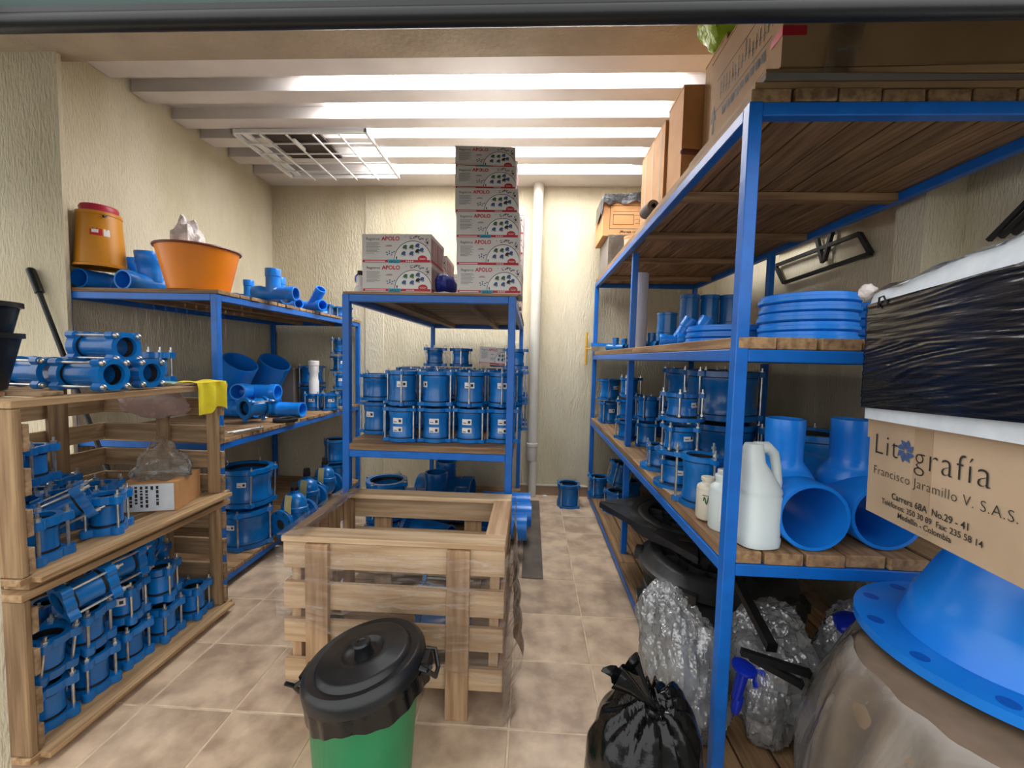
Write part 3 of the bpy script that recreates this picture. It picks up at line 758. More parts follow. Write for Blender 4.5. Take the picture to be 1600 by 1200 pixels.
hs=[(714,814,2.285,.152,1),(713,811,2.290,.150,0),(712.5,810,2.296,.138,1),(711,808.5,2.303,.130,0),(711,805.5,2.313,.120,0),(711,804.5,2.325,.114,1)]
names=['lowest','second from the bottom','third from the bottom','fourth from the bottom','second from the top','topmost']
z=zt
for i,(xa,xb,yy,hh,tp) in enumerate(hs):
    xl=[(-0.425, 2.285, 1.870),(-0.431, 2.290, 2.000),(-0.436, 2.296, 2.150),(-0.445, 2.303, 2.280),(-0.449, 2.313, 2.410),(-0.452, 2.325, 2.520)][i]
    xr=[(-0.069, 2.285, 1.870),(-0.083, 2.290, 2.000),(-0.090, 2.296, 2.150),(-0.099, 2.303, 2.280),(-0.113, 2.313, 2.410),(-0.120, 2.325, 2.520)][i]
    s=(xr[0]-xl[0])/CW
    carton((xl[0],yy,z),(0,[0,0,0,.0,.0,0][i],[-.01,.01,-.01,.015,.03,.06][i]),'grey printed carton in the tall front stack of six, %s'%names[i],bool(tp),(s,1,hh/CH))
    z+=hh+.0015
# cartons behind
carton(((-0.571, 2.750, 1.900)[0]-CW*.9,2.75,zt),(0,0,0),'printed carton behind the two carton stack, lower one',False,(.9,1,1))
carton(((-0.584, 2.750, 1.900)[0]-CW*.9,2.75,zt+CH+.001),(0,0,.02),'printed carton behind the two carton stack, upper one',False,(.9,1,1.0))
carton(((-0.668, 3.300, 1.900)[0],3.35,zt),(0,0,0),'printed carton far behind the navy bag, lower one',False,(.55,1,1))
carton(((-0.668, 3.300, 1.900)[0],3.35,zt+CH+.001),(0,0,0),'printed carton far behind the navy bag, upper one',False,(.55,1,1))
for i in range(6):
    xr=[.0,-.004,.004,-.012,.0,-.006][i]
    carton((-.47+xr-.045,2.80,zt+i*(CH+.001)),(0,0,.01*(i%3)),'printed carton in the stack behind the tall front stack, %s from the bottom'%ORDN[i],False,(1.0,1,1))
    if i<5: carton((-.44-.045,3.35,zt+i*(CH+.001)),(0,0,0),'printed carton in the rearmost stack by the drain pipe, %s from the bottom'%ORDN[i],False,(1.0,1,1))
bg=thing('cloth_bag','crumpled navy blue bag between the two carton stacks','bag',(-0.536, 2.470, 1.851))
k=MB(); k.ell((0,0,.068),(.073,.12,.068),28,18,lambda q,d:q*(1+.13*noise3(d,2.6)+.05*math.sin(9*math.atan2(d.y,d.x)))); k.build('bag_body',BBAG,bg)
k=MB(); k.sweep([(-.09,-.1,.006),(-.04,-.13,.014),(-.01,-.14,.005),(.03,-.13,.012),(.07,-.13,.005),(.10,-.12,.008)],.006,6); k.build('drawstring',PWHITE,bg)
for i,(px_,lab) in enumerate(((-1.005,'left clear plastic bottle with a dark cap beside the two carton stack'),(-.955,'right clear plastic bottle with a dark cap touching the two carton stack'))):
    b=thing('plastic_bottle',lab,'bottle',(px_,2.36,1.8515),group='small bottles on the carton rack')
    k=MB(); k.lathe([(0,0),(.03,0),(.032,.004),(.032,.03),(.02,.045),(.02,.095),(.012,.105),(0,.105)],16); k.build('bottle_body',PWHITE,b)
    k=MB(); k.lathe([(0,.105),(.014,.105),(.014,.13),(0,.13)],12); k.build('cap',GREYSH,b)
vb=thing('hand_valve','small blue valve knob beside the clear bottles on the carton rack','valve',(-1.045,2.45,1.8515))
k=MB(); k.lathe([(.0,0),(.02,0),(.016,.03),(.016,.07)],12); k.build('valve_stem',PWHITE,vb); k=MB(); k.ell((0,0,.10),(.03,.03,.035),14,10); k.build('knob',ROYAL,vb)
carton(((-0.385, 2.980, 1.430)[0],2.98,1.452),(0,.06,-.03),'printed carton lying on the top layer of couplings on the carton rack',False,(.6,.6,.8))
# ------------------------------------------------------------------ wall rack, top shelf (z 1.867)
ZT=1.868
GT='blue pipe fittings on the top shelf of the wall rack'
t1=mk_tee(.058,.36,.064,.155,pos=.5,lean=-.1,lbl=True)
t1.put((-2.561, 2.470, 1.868),(0,0,1.5),'blue tee with an open end and a small sticker beside the orange basin',GT)
t1.put((-2.854, 2.660, 1.868),(0,0,1.5),'blue tee with a stubby branch right behind the mustard bucket',GT)
mk_sleeve(.058,.30).put((-2.79,2.42,ZT+.062),(-PI/2,0,0),'dark blue pipe lying under the mustard bucket',GT)
mb=thing('bucket','mustard bucket turned upside down on blue pipes by the left wall','bucket',(-2.738,2.508,2.003))
k=MB(); R0,R1,Hh=.128,.098,.335
k.lathe([(R0-.004,0),(R0+.004,0),(R0+.006,.012),(R0-.006,.02),(R1+.006,Hh-.02),(R1+.010,Hh-.018),(R1+.010,Hh),(0,Hh)],40); k.build('bucket_body',MUST,mb)
k=MB(); k.lathe([(R1-.01,Hh+.001),(R1-.005,Hh+.03),(R1-.012,Hh+.045),(0,Hh+.048)],40); k.build('red_basin',REDP,mb)
k=MB()
def onb(a,z): r=R0+(R1-R0)*z/Hh+.0015; return (r*math.cos(a),r*math.sin(a),z)
k.grid(6,2,lambda u,v:onb(-1.15+.5*u,.185+.055*v)); k.m=1; k.grid(4,2,lambda u,v:onb(-.60+.26*u,.185+.055*v)); k.m=2; k.grid(4,2,lambda u,v:tuple(Vector(onb(-1.08+.28*u,.20+.02*v))*1.004)); k.build('sticker',[RED,STICK,STICK],mb)
k=MB(); k.cyl((.088,-.055,Hh-.028),(.106,-.06,Hh-.028),.008,8); k.build('handle_lug',BLACKP,mb)
bs=thing('basin','orange basin with a dark rim and a white bag inside on the rack corner','basin',(-2.122, 2.540, 1.868))
k=MB(); k.lathe([(0,.0),(.155,0),(.16,.004),(.218,.262),(.212,.262),(.152,.01),(0,.008)],44); k.build('basin_body',ORANGE,bs)
k=MB(); k.lathe([(.210,.258),(.226,.256),(.230,.262),(.226,.270),(.210,.270)],44,loop=True); k.build('rim',BROWNP,bs)
pb=thing('plastic_bag','crumpled whitish plastic bag stuffed in the orange basin','bag',(bs.location[0]-.075,bs.location[1]+.0,1.99))
k=MB(); k.ell((0,0,.165),(.085,.08,.165),30,20,lambda q,d:q*(1+.30*noise3(d,2.3)+.12*noise3(d,6))); k.build('crumpled_film',WBAG,pb)
t2=mk_tee(.045,.30,.047,.125,pos=.45,lbl=True); t3=mk_tee(.037,.26,.034,.105,pos=.5); t4=mk_wye(.042,.30,.04,.15,.75)
t3.put((-2.334, 3.100, 1.868),(0,0,.1),'small blue tee standing right behind the orange basin',GT)
t4.put((-2.738, 3.750, 1.868),(0,0,2.9),'blue wye lying at the back, second from the orange basin',GT)
t2.put((-1.983, 2.860, 1.868),(0,0,.02),'blue tee with a red white sticker facing the aisle on the top shelf',GT)
t3.put((-2.187, 3.500, 1.868),(0,0,-.5),'small blue tee with an upright branch right of the stickered one',GT)
t4.put((-2.223, 3.950, 1.868),(0,0,3.5),'blue wye leaning back in the middle of the top shelf row',GT)
t2.put((-2.112, 3.270, 1.868),(0,0,-.70),'blue tee pointing its open end at the aisle, right of the stickered one',GT)
t4.put((-2.084, 3.620, 1.868),(0,0,-.45),'large blue wye near the far end of the top shelf',GT)
t4.put((-2.576, 3.660, 1.868),(0,0,-.2),'blue wye at the wall side of the top shelf row',GT)
cT=mk_coupling(.085,.12,4,ear=1.25,phase=PI/4,stk=0)
cT.put((-2.102, 4.050, 1.868),(0,0,.3),'flat blue coupling with upright bolts at the far end of the top shelf',GT)
cT.put((-2.022, 4.270, 1.868),(0,0,.9),'blue coupling at the far corner of the top shelf behind the carton rack',GT)

# ------------------------------------------------------------------ wall rack, middle shelf (z .962)
ZM=.963
GL='blue fittings on the middle shelf of the wall rack'
eb=mk_bend(.140,.17,.62,.21)
eb.put((-2.604, 3.880, 0.963),(0,0,-.35),'large blue elbow with its wide mouth turned up to the right',GL)
eb.put((-2.656, 3.470, 0.963),(0,0,-.30),'large dark blue elbow in the shadow behind the other one',GL)
ts=mk_sleeve(.07,.33); 
ts.put((-2.556, 3.200, 1.040),(0,PI/2,.05),'dark blue pipe length lying at the near end behind the rack post',GL)
tb=mk_tee(.062,.32,.062,.11,pos=.3)
o=tb.put(((-2.429, 3.340, 1.200)[0],3.36,ZM+.200),(PI/2*.95,0,.05),'blue tee on its side with a round open mouth facing the aisle',GL)
ts2=mk_sleeve(.058,.40)
ts2.put((-2.309, 3.340, 1.026),(0,PI/2,-.02),'short blue pipe lying under the tee with the open mouth',GL)
cF=mk_coupling(.062,.16,3,ear=1.5,ringk=1.3,phase=PI/2,stk=0,ext=.03)
cF.put((-2.129, 2.930, 1.080),(-PI/2,0,-.35),'blue coupling lying down with its round mouth facing the aisle',GL)
rg=thing('rubber_ring','flat black rubber ring on the shelf edge','ring',(-1.917, 3.100, 0.963))
k=MB(); k.lathe([(.05,.003),(.055,0),(.085,0),(.088,.006),(.088,.022),(.078,.026),(.055,.026),(.05,.02)],40,loop=True); k.build('ring_body',RUBBER,rg)
cb=thing('carton','plain grey brown cardboard box standing between the elbow and the white pipe','box',(-2.499, 4.180, 0.963))
k=MB(); k.box((-.075,-.10,0),(.065,.10,.38)); k.build('box_body',CARDG,cb); k=MB(); k.box((-.0755,-.1012,.374),(.0655,.101,.382)); k.build('lid_edge',CARD,cb)
cM=mk_coupling(.062,.155,4,ear=1.35,phase=PI/4,stk=1)
pw=(-2.076, 3.820, 0.963)
cM.put(pw,(0,0,.1),'blue coupling holding the upright white pipe',GL)
wp=thing('white_pipe','white plastic pipe standing upright in a blue coupling on the wall rack','pipe',(pw[0],pw[1],1.04))
k=MB(); k.lathe([(.044,0),(.044,.19),(.037,.215),(.037,.27),(.044,.285),(.044,.34),(.048,.345),(.048,.385),(.044,.39),(.040,.39),(.034,.2),(.034,0)],24); k.build('pipe_body',PWHITE,wp)
cM.put((-1.928, 3.840, 0.963),(0,0,.6),'blue coupling with a paper label right of the white pipe',GL)
cW=mk_coupling(.10,.19,4,ear=1.2,phase=0,stk=0)
pW=(-2.303, 4.200, 0.963)
cW.put(pW,(0,0,.3),'wide blue coupling behind the white pipe, lower of two',GL)
cW.put((pW[0],pW[1],ZM+.214),(0,0,.8),'wide blue coupling behind the white pipe, upper of two',GL)
pT=(-1.989, 4.180, 0.963)
for i,nm_ in enumerate(('lowest','second','third','topmost')):
    cM.put((pT[0]+[0,.006,-.004,.006][i],pT[1],ZM+.179*i),(0,0,.5*i),'small blue coupling in the far tower of four on the wall rack, %s'%nm_,GL)
for i,(a,b) in enumerate((((-1.890, 2.434, 0.995),(-1.93,2.83,.97)),((-1.880, 2.452, 0.976),(-1.90,2.80,.97)))):
    sb=thing('loose_bolt',['long silver bolt lying on the shelf edge, the farther one','long silver bolt lying on the shelf edge, the nearer one'][i],'bolt',(-1.93+.035*i,2.50,ZM+.016),(0,0,-.25+.1*i),'loose bolts on the wall rack')
    k=MB(); k.cyl((0,-.0,0),(0,.22,0),.008,10); k.build('shank',ZINC,sb); k=MB(); k.cyl((0,.22,0),(0,.236,0),.015,6); k.build('head',ZINC,sb)

# ------------------------------------------------------------------ wall rack, bottom shelf (z .117)
GV='blue valves and couplings on the bottom shelf of the wall rack'
cX=mk_coupling(.155,.262,5,ear=1.15,ringk=1.1,phase=-PI/2+.35,stk=1,rt=.03,er=.018)
pX=(-2.052, 2.824, 0.118)
cX.put(pX,(0,0,0),'very large blue coupling at the near end of the bottom shelf, lower of two',GV)
cX.put((pX[0]-.005,pX[1]+.02,.118+.292),(0,.03,.4),'very large blue coupling stacked on its twin at the near end of the bottom shelf',GV)
gv=mk_valve()
gv.put((-1.789, 3.000, 0.118),(0,0,-.22),'nearest blue gate valve on the bottom shelf with its round flange towards the aisle',GV)
gv.put((-1.895, 3.360, 0.118),(0,0,-.1),'second blue gate valve on the bottom shelf, behind the nearest one',GV)
gv.put((-1.932, 3.740, 0.118),(0,0,-.2),'farthest blue gate valve on the bottom shelf next to the carton rack post',GV)
cY=mk_coupling(.105,.235,4,ear=1.2,ringk=1.1,phase=PI/4,stk=0)
pY=(-2.026, 4.150, 0.118)
cY.put(pY,(0,0,.2),'blue coupling at the far end of the bottom shelf, lower of two',GV)
cY.put((pY[0],pY[1],.118+.259),(0,0,.6),'blue coupling at the far end of the bottom shelf, upper of two',GV)

# ------------------------------------------------------------------ couplings in and on the wooden crates
GC1='couplings stacked in the lower crate'; GC2='couplings stacked in the upper crate'; GC3='couplings lying on top of the upper crate'
cB=mk_coupling(.052,.165,4,ear=1.42,ringk=1.26,rt=.032,er=.02,flare=1.02,stk=0,ext=.028,phase=PI/4)
cBl=mk_coupling(.052,.165,4,ear=1.42,ringk=1.26,rt=.032,er=.02,flare=1.02,stk=1,ext=.028,phase=PI/4)
zb=.055
lowp=[(-1.808, 1.412, 0.055),(-1.785, 1.528, 0.055),(-1.764, 1.676, 0.055),(-1.799, 1.884, 0.055),(-1.772, 2.016, 0.055)]
for i,p in enumerate(lowp):
    x=-1.835+[.0,-.0,-.01,-.0,.01][i]; y=[1.412,1.575,1.742,1.912,2.088][i]
    cB.put((x,y,zb),(0,0,.1*i-.2),'blue coupling, %s from the near end, bottom row of the lower crate front'%ORDN[i],GC1)
    if i<4: (cBl if i in(0,2) else cB).put((x-.005,y+[.0,-.01,.0,.0][i],zb+.20),([.0,.05,.0,0][i],[.16,.05,.0,.0][i],.15*i),'blue coupling, %s from the near end, upper row of the lower crate front'%ORDN[i],GC1)
    for t in range(2):
        cB.put((x-.2,y+(.02 if i<4 else -.02),zb+.20*t),(0,0,.3*i+t),'shaded blue coupling, %s from the near end, rear row of the lower crate, %s layer'%(ORDN[i],('bottom','upper')[t]),GC1)
        if t==0: cB.put((x-.39,y+(.02 if i<4 else -.02),zb),(0,0,.3*i+t),'blue coupling, %s from the near end of the wall side row in the lower crate'%ORDN[i],GC1)
cB.put((-1.80,1.435,.515),(-PI/2+.18,.0,-.35),'blue coupling lying aslant on top of the pile, near end of the lower crate',GC1)
cB.put((-1.86,1.62,.515),(-PI/2+.08,0,-.25),'blue coupling lying on top of the pile in the middle of the lower crate',GC1)
cB.put((-1.90,1.85,.50),(-PI/2+.05,0,.5),'blue coupling lying on the pile towards the far end of the lower crate',GC1)
zu=.703
for i,(x,y,z,rx,ry,rz,lab) in enumerate([
  (-1.83,1.412,zu,0,0,.1,'blue coupling at the near front corner of the upper crate beside the upright'),
  (-1.835,1.665,zu,0,0,.5,'bright blue coupling standing open mouthed at the front edge of the upper crate'),
  (-2.02,1.80,zu,0,0,.2,'blue coupling half hidden behind the open mouthed one in the upper crate'),
  (-1.97,1.52,zu+.10,0,1.15,.75,'blue coupling toppled on its side behind the near front corner of the upper crate'),
  (-2.05,1.66,zu,0,0,1.2,'blue coupling behind the toppled one in the upper crate'),
  (-2.19,1.50,zu,0,0,.3,'blue coupling in the second row, near end, lower layer of the upper crate'),
  (-2.19,1.67,zu,0,0,.8,'blue coupling in the second row, middle, lower layer of the upper crate'),
  (-2.19,1.50,zu+.2,0,0,.6,'blue coupling stacked high in the second row, near end of the upper crate'),
  (-2.19,1.67,zu+.2,0,0,.2,'blue coupling stacked high in the second row, right of its twin, in the upper crate'),
  (-2.04,1.43,zu,0,0,.2,'blue coupling right behind the near upright, lower layer of the upper crate'),
  (-2.04,1.43,zu+.2,0,0,.5,'blue coupling right behind the near upright, upper layer of the upper crate'),
  (-2.31,1.86,zu,0,0,.2,'blue coupling deep at the wall side of the upper crate'),
 ]): cB.put((x,y,z),(rx,ry,rz),lab,GC2)
bx_=thing('carton','brown carton with a white paper label under a clear bag in the upper crate','box',(-1.885,2.0,zu),(0,0,.30))
k=MB(); k.box((-.13,-.115,0),(.11,.115,.145)); k.build('box_body',CARDO,bx_)
k=MB(); k.grid(2,2,lambda u,v:(-.13+.225*u,-.1165,.003+.135*v)); k.m=1
rr=random.Random(5)
for i in range(6):
    x=.02-.022*i; zz=.128
    while zz>.03:
        l=rr.uniform(.008,.02); k.add([(x,-.1175,zz),(x+.011,-.1175,zz),(x+.011,-.1175,zz-l),(x,-.1175,zz-l)],[(0,3,2,1)]); zz-=l+.005
        if rr.random()<.12 and i not in(2,3): break
k.build('paper_label',[FOAM,INK_SHADE],bx_)
k=MB(); k.ell((-.01,.0,.19),(.125,.11,.15),36,24,lambda q,d:Vector((q.x*(1-.55*max(0,d.z)),q.y*(1-.55*max(0,d.z)),max(q.z,-.04)))*(1+.22*noise3(d,2.7)+.08*noise3(d,6))); k.build('clear_bag',BAGC,bx_)
# on top of the crate
ZC=1.322
cH=mk_coupling(.050,.215,4,ear=1.38,ringk=1.3,rt=.034,er=.017,flare=1.0,stk=0,ext=.006,dome=True,phase=PI/4)
H=PI/2
cH.put((-1.940, 1.620, 1.392),(0,H,-.02),'blue coupling with bright dome nuts, front left of the pile on the crate top',GC3)
cH.put((-1.955,1.80,ZC+.07),(0,H,.0),'blue coupling with dome nuts, right of the pile on the crate top',GC3)
cH.put((-1.982, 1.720, 1.507),(0,H,-.03),'blue coupling with dome nuts lying uppermost on the crate top pile',GC3)
cH.put((-2.186, 1.630, 1.395),(0,H,-.10),'blue coupling turned to the room behind the black pots on the crate top',GC3)
cB.put((-2.051, 2.140, 1.322),(0,0,.3),'dark blue coupling standing at the far end of the crate top',GC3)
def slab(label,lo,hi,mt,rz=0):
    c=[(lo[i]+hi[i])/2 for i in range(3)]; r=thing('loose_board',label,'board',(c[0],c[1],lo[2]),(0,0,rz),'loose boards on the crate top')
    h=[(hi[i]-lo[i]) for i in range(3)]; link('board_body',bxmesh(h,mt,.003),r,(0,0,h[2]/2))
slab('pale board across the near end of the crate top',(-2.12,1.39,1.3185),(-1.78,1.47,1.335),WOX,.05)
slab('dark board along the near end of the crate top under the black pots',(-2.35,1.31,1.3185),(-1.90,1.385,1.34),WSHX,.02)
slab('brown board under the couplings on the crate top',(-2.40,1.50,1.3185),(-1.98,1.60,1.3215),WSHX,0)
for i,(zz,lab) in enumerate(((1.342,'lower of two nested black plastic pots on the crate top'),(1.452,'upper of two nested black plastic pots on the crate top'))):
    r=thing('plant_pot',lab,'pot',((-1.958, 1.400, 1.342)[0],1.345,zz),group='black plastic pots')
    k=MB(); k.lathe([(0,0),(.075,0),(.115,.185),(.125,.187),(.125,.205),(.113,.205),(.073,.006),(0,.005)],36); k.build('pot_body',BLACKP,r)
# rags and bag on the far corner of the crate top
rag=thing('rag','yellow cloth rag hanging over the far corner of the crate top','cloth',(-1.738,2.17,1.332))
def ragf(u,v):
    x=-.09+.12*u; y=-.12+.17*v
    X=-.27+.31*u
    if X<=.018: zz=.006+.004*math.sin(20*v+5*u); xx=X
    else: xx=.022+.006*math.sin(17*v); zz=.006-(X-.018)*1.0
    if u>.9: zz=.006-(.10+.03*math.sin(6*v)); 
    return (xx,y,zz+.004*math.sin(30*v))
def drape(w0,w1,y0,y1,drop,seed):
    k=MB()
    def fn(u,v):
        s=w0+(w1-w0)*u; y=y0+(y1-y0)*v
        if s<0: return (s,y,.004+.004*math.sin(22*s+9*v+seed))
        d=min(s,drop*(1+.18*math.sin(5*v+seed))); return (.024+.008*math.sin(14*v+seed)*min(1,d/.03),y,.004-d)
    k.grid(22,18,fn); return k
drape(-.10,.17,-.15,.05,.17,1).build('cloth',YEL,rag)
rag2=thing('rag','pale mint cloth strip beside the yellow rag on the crate top','cloth',(-1.81,2.10,1.328))
drape(-.16,-.01,-.12,-.03,.1,3).build('cloth',MINT,rag2)
pk=thing('plastic_bag','pinkish translucent bag hanging inside the top of the upper crate','bag',(-2.05,2.125,1.165))
k=MB(); k.ell((0,0,.04),(.20,.026,.075),24,14,lambda q,d:q*(1+.25*noise3(d,2.9))); k.build('crumpled_film',PINKB,pk)
rod=thing('tool_handle','dark grey tool handle leaning on the front wall behind the crates','tool',(-2.2,2.264,0))
k=MB(); k.cyl((.0,0,0),(-.76,.052,1.93),.013,12); k.cyl((-.50,.034,1.28),(-.55,.0377,1.40),.017,12); k.build('shaft',CARDG if False else BLACKST,rod)
k=MB(); k.cyl((-.715,.049,1.82),(-.765,.0525,1.945),.022,14); k.ell((-.767,.0527,1.95),(.022,.022,.018),12,8); k.build('grip',BLACKP,rod)
# ------------------------------------------------------------------ aisle: floor things
cG=mk_coupling(.105,.235,4,ear=1.16,ringk=1.1,phase=PI/4+.1,stk=0,rt=.026)
cG.put((0.411, 4.156, 0.000),(0,0,.0),'lone blue coupling standing on the floor tiles at the back wall')
fm=tag(bx('floor_card',(-.03,2.71,.001),(.117,4.24,.006),MATG),'flat grey card strip lying on the floor beside the pine crate','card')
sc_=thing('scrap','tiny white paper scrap on the floor by the drain pipe','litter',(0.180, 4.392, 0.000))
k=MB(); k.ell((0,0,.008),(.03,.015,.01),10,6); k.build('scrap_body',PWHITE,sc_)
# things inside the aisle crate
def inside(label,loc,rot): 
    return cD2.put(loc,rot,label,'things inside the pine crate')
cD2=mk_coupling(.075,.25,3,phase=.4,stk=0)
inside('blue coupling lying inside the pine crate behind the slats',(-.50,1.80,.238),(0,H,.1))
inside('blue coupling lying deeper inside the pine crate',(-.55,2.03,.238),(0,H,-.05))
yb=thing('plastic_bottle','pale yellow plastic bottle inside the pine crate behind the left leg','bottle',(-.84,1.76,.175),(0,H,.25))
k=MB(); k.lathe([(0,0),(.045,0),(.05,.006),(.05,.11),(.03,.14),(.022,.15),(0,.15)],20); k.build('bottle_body',TAGY,yb); k=MB(); k.lathe([(0,.15),(.025,.15),(.025,.175),(0,.175)],14); k.build('cap',TAGY,yb)
jb=thing('plastic_pot','small black plastic pot inside the pine crate next to the yellow bottle','pot',(-.91,1.80,.123))
k=MB(); k.lathe([(0,0),(.05,0),(.06,.11),(.064,.11),(.064,.12),(.056,.12),(.048,.006),(0,.006)],24); k.build('pot_body',BLACKP,jb)
fw=thing('stretch_film','clear stretch film wrapped round the front and right side of the pine crate','film',(-.55,1.58,0))
def pf(u,v):
    # path along the front then the right side
    s=u*1.62; z=.728-(.30+.22*min(1,s/.93))*v-.02*math.sin(3*u)
    if s<.93: x=-.458+s; y=-.006-.006*abs(math.sin(40*v+9*u))-(.0)
    else:
        z=.728-.58*v
        x=.463+.012+.006*math.sin(30*v)+(.075*math.sin(min(1,(s-.93)/.35)*PI*.9))*(.35+.65*v); y=(s-.93)
    if abs(s-.93)<.02: y=-.004
    return (x,y-.018+.004*noise3((s*9,v*11,0)),z)
k=MB(); k.grid(70,26,pf); k.build('film_sheet',FILMC,fw)
k=MB(); k.grid(16,10,lambda u,v:(-.468+.11*u-.005*v, -.01+.62*v, .764+.006*noise3((u*6,v*8,1)))); k.build('film_corner',FILMC,fw)
k=MB(); k.grid(8,20,lambda u,v:(.47+.045*u+.02*math.sin(8*v)*u,-.02+.1*u, .20-.19*v+.0*u)); k.build('film_tail',FILMC,fw)

# ------------------------------------------------------------------ green bin with black lid
bc=(-0.546, 1.300, 0.402)
BX,BY=bc[0]+.005,1.31
bn=thing('trash_bin','green plastic bin with a tilted black lid in front of the pine crate','bin',(BX,BY,0))
k=MB(); k.lathe([(0,0),(.150,0),(.155,.006),(.182,.415),(.186,.42),(.178,.42),(.150,.012),(0,.010)],48); k.build('bin_body',GREENP,bn)
k=MB()
def skirt(u,v):
    a=2*PI*u; r=.196+.002*math.sin(7*a)+.003*math.sin(19*a)+.004*(1-v); drop=.075+.010*math.sin(a*2+1.0)+.010*math.sin(a*5)
    return tuple(TL @ Vector((r*math.cos(a),r*math.sin(a),-.028-drop*(1-v))))
TL=Matrix.Translation((0,0,.465)) @ Matrix.Rotation(-.175,4,'Y') @ Matrix.Rotation(.03,4,'X')
k.grid(96,8,skirt,closed_u=True); k.build('bin_liner',TRASH,bn)
k=MB(); k.X=TL
k.lathe([(0,.018),(.05,.016),(.060,.020),(.070,.034),(.098,.034),(.104,.030),(.140,.030),(.148,.026),(.158,.012),(.166,.014),(.184,.018),(.196,.010),(.203,-.008),(.203,-.035),(.196,-.036),(.194,-.012),(.15,.002),(0,.006)],60); bl=k.build('lid',BLACKP,bn)
k=MB(); k.X=TL; k.lathe([(.034,.014),(.030,.022),(.027,.045),(.030,.058),(.026,.064),(.014,.066),(.012,.062),(0,.062)],28); k.build('lid_knob',BLACKP,bl)
for s,nm in ((1,'handle'),(-1,'handle')):
    k=MB(); k.X=TL
    k.sweep([(s*.200,-.045,-.02),(s*.228,-.05,-.03),(s*.238,-.02,-.075),(s*.238,.02,-.075),(s*.228,.05,-.03),(s*.200,.045,-.02)],.008,8)
    k.sweep([(s*.228,-.05,-.03),(s*.245,-.065,-.005)],.007,8); k.box((min(s*.196,s*.222),-.03,-.06),(max(s*.196,s*.222),.03,-.015))
    k.build('handle',BLACKP,bn)

# ------------------------------------------------------------------ tied black trash bag
tb_=thing('trash_bag','tied full black trash bag on the floor at the foot of the tall rack','bag',((0.374, 1.170, 0.300)[0],1.17,0))
T0=Vector((0.0,-.30,.95)).normalized()
def bagf(q,d):
    # flatten the bottom, pleats that radiate from the tie
    c=d.dot(T0); ang=math.acos(max(-1,min(1,c)))
    e1=T0.cross(Vector((1,0,0))).normalized(); e2=T0.cross(e1)
    ph=math.atan2(d.dot(e2),d.dot(e1))
    pleat=(.5*math.sin(13*ph+2*noise3((math.cos(ph)*2,math.sin(ph)*2,0)))+.35*math.sin(23*ph+1))*math.exp(-((ang-.40)/.40)**2)*.075
    lump=.10*noise3(d,1.7)+.05*noise3(d,4.0)
    dip=-.10*math.exp(-(ang/.16)**2)
    r=q*(1+pleat+lump+dip)
    if d.z<0: r.z=max(r.z,-.262)
    return r
k=MB(); k.ell((0,0,.265),(.175,.165,.285),96,60,bagf); k.build('bag_body',TRASH,tb_,sharp=80)
k=MB(); 
def tuft(u,v):
    a=2*PI*u; r=.013+.045*v**1.4*(1+.5*math.sin(5*a)+.25*math.sin(9*a+2)); 
    return (-.005-.085*v+r*math.cos(a)*.7,-.05+r*math.sin(a)*.5+.02*v,.515+.095*v**.8+.02*v*math.sin(3*a)+r*.4*math.cos(a))
k.grid(40,10,tuft,closed_u=True); k.build('tied_end',TRASH,tb_,sharp=80)
k=MB(); k.sweep([(.018*math.cos(t)-.006,-.052+.018*math.sin(t),.515+.004*math.sin(2*t)) for t in [2*PI*i/14 for i in range(14)]],.009,8,closed=True); k.build('knot',TRASH,tb_)

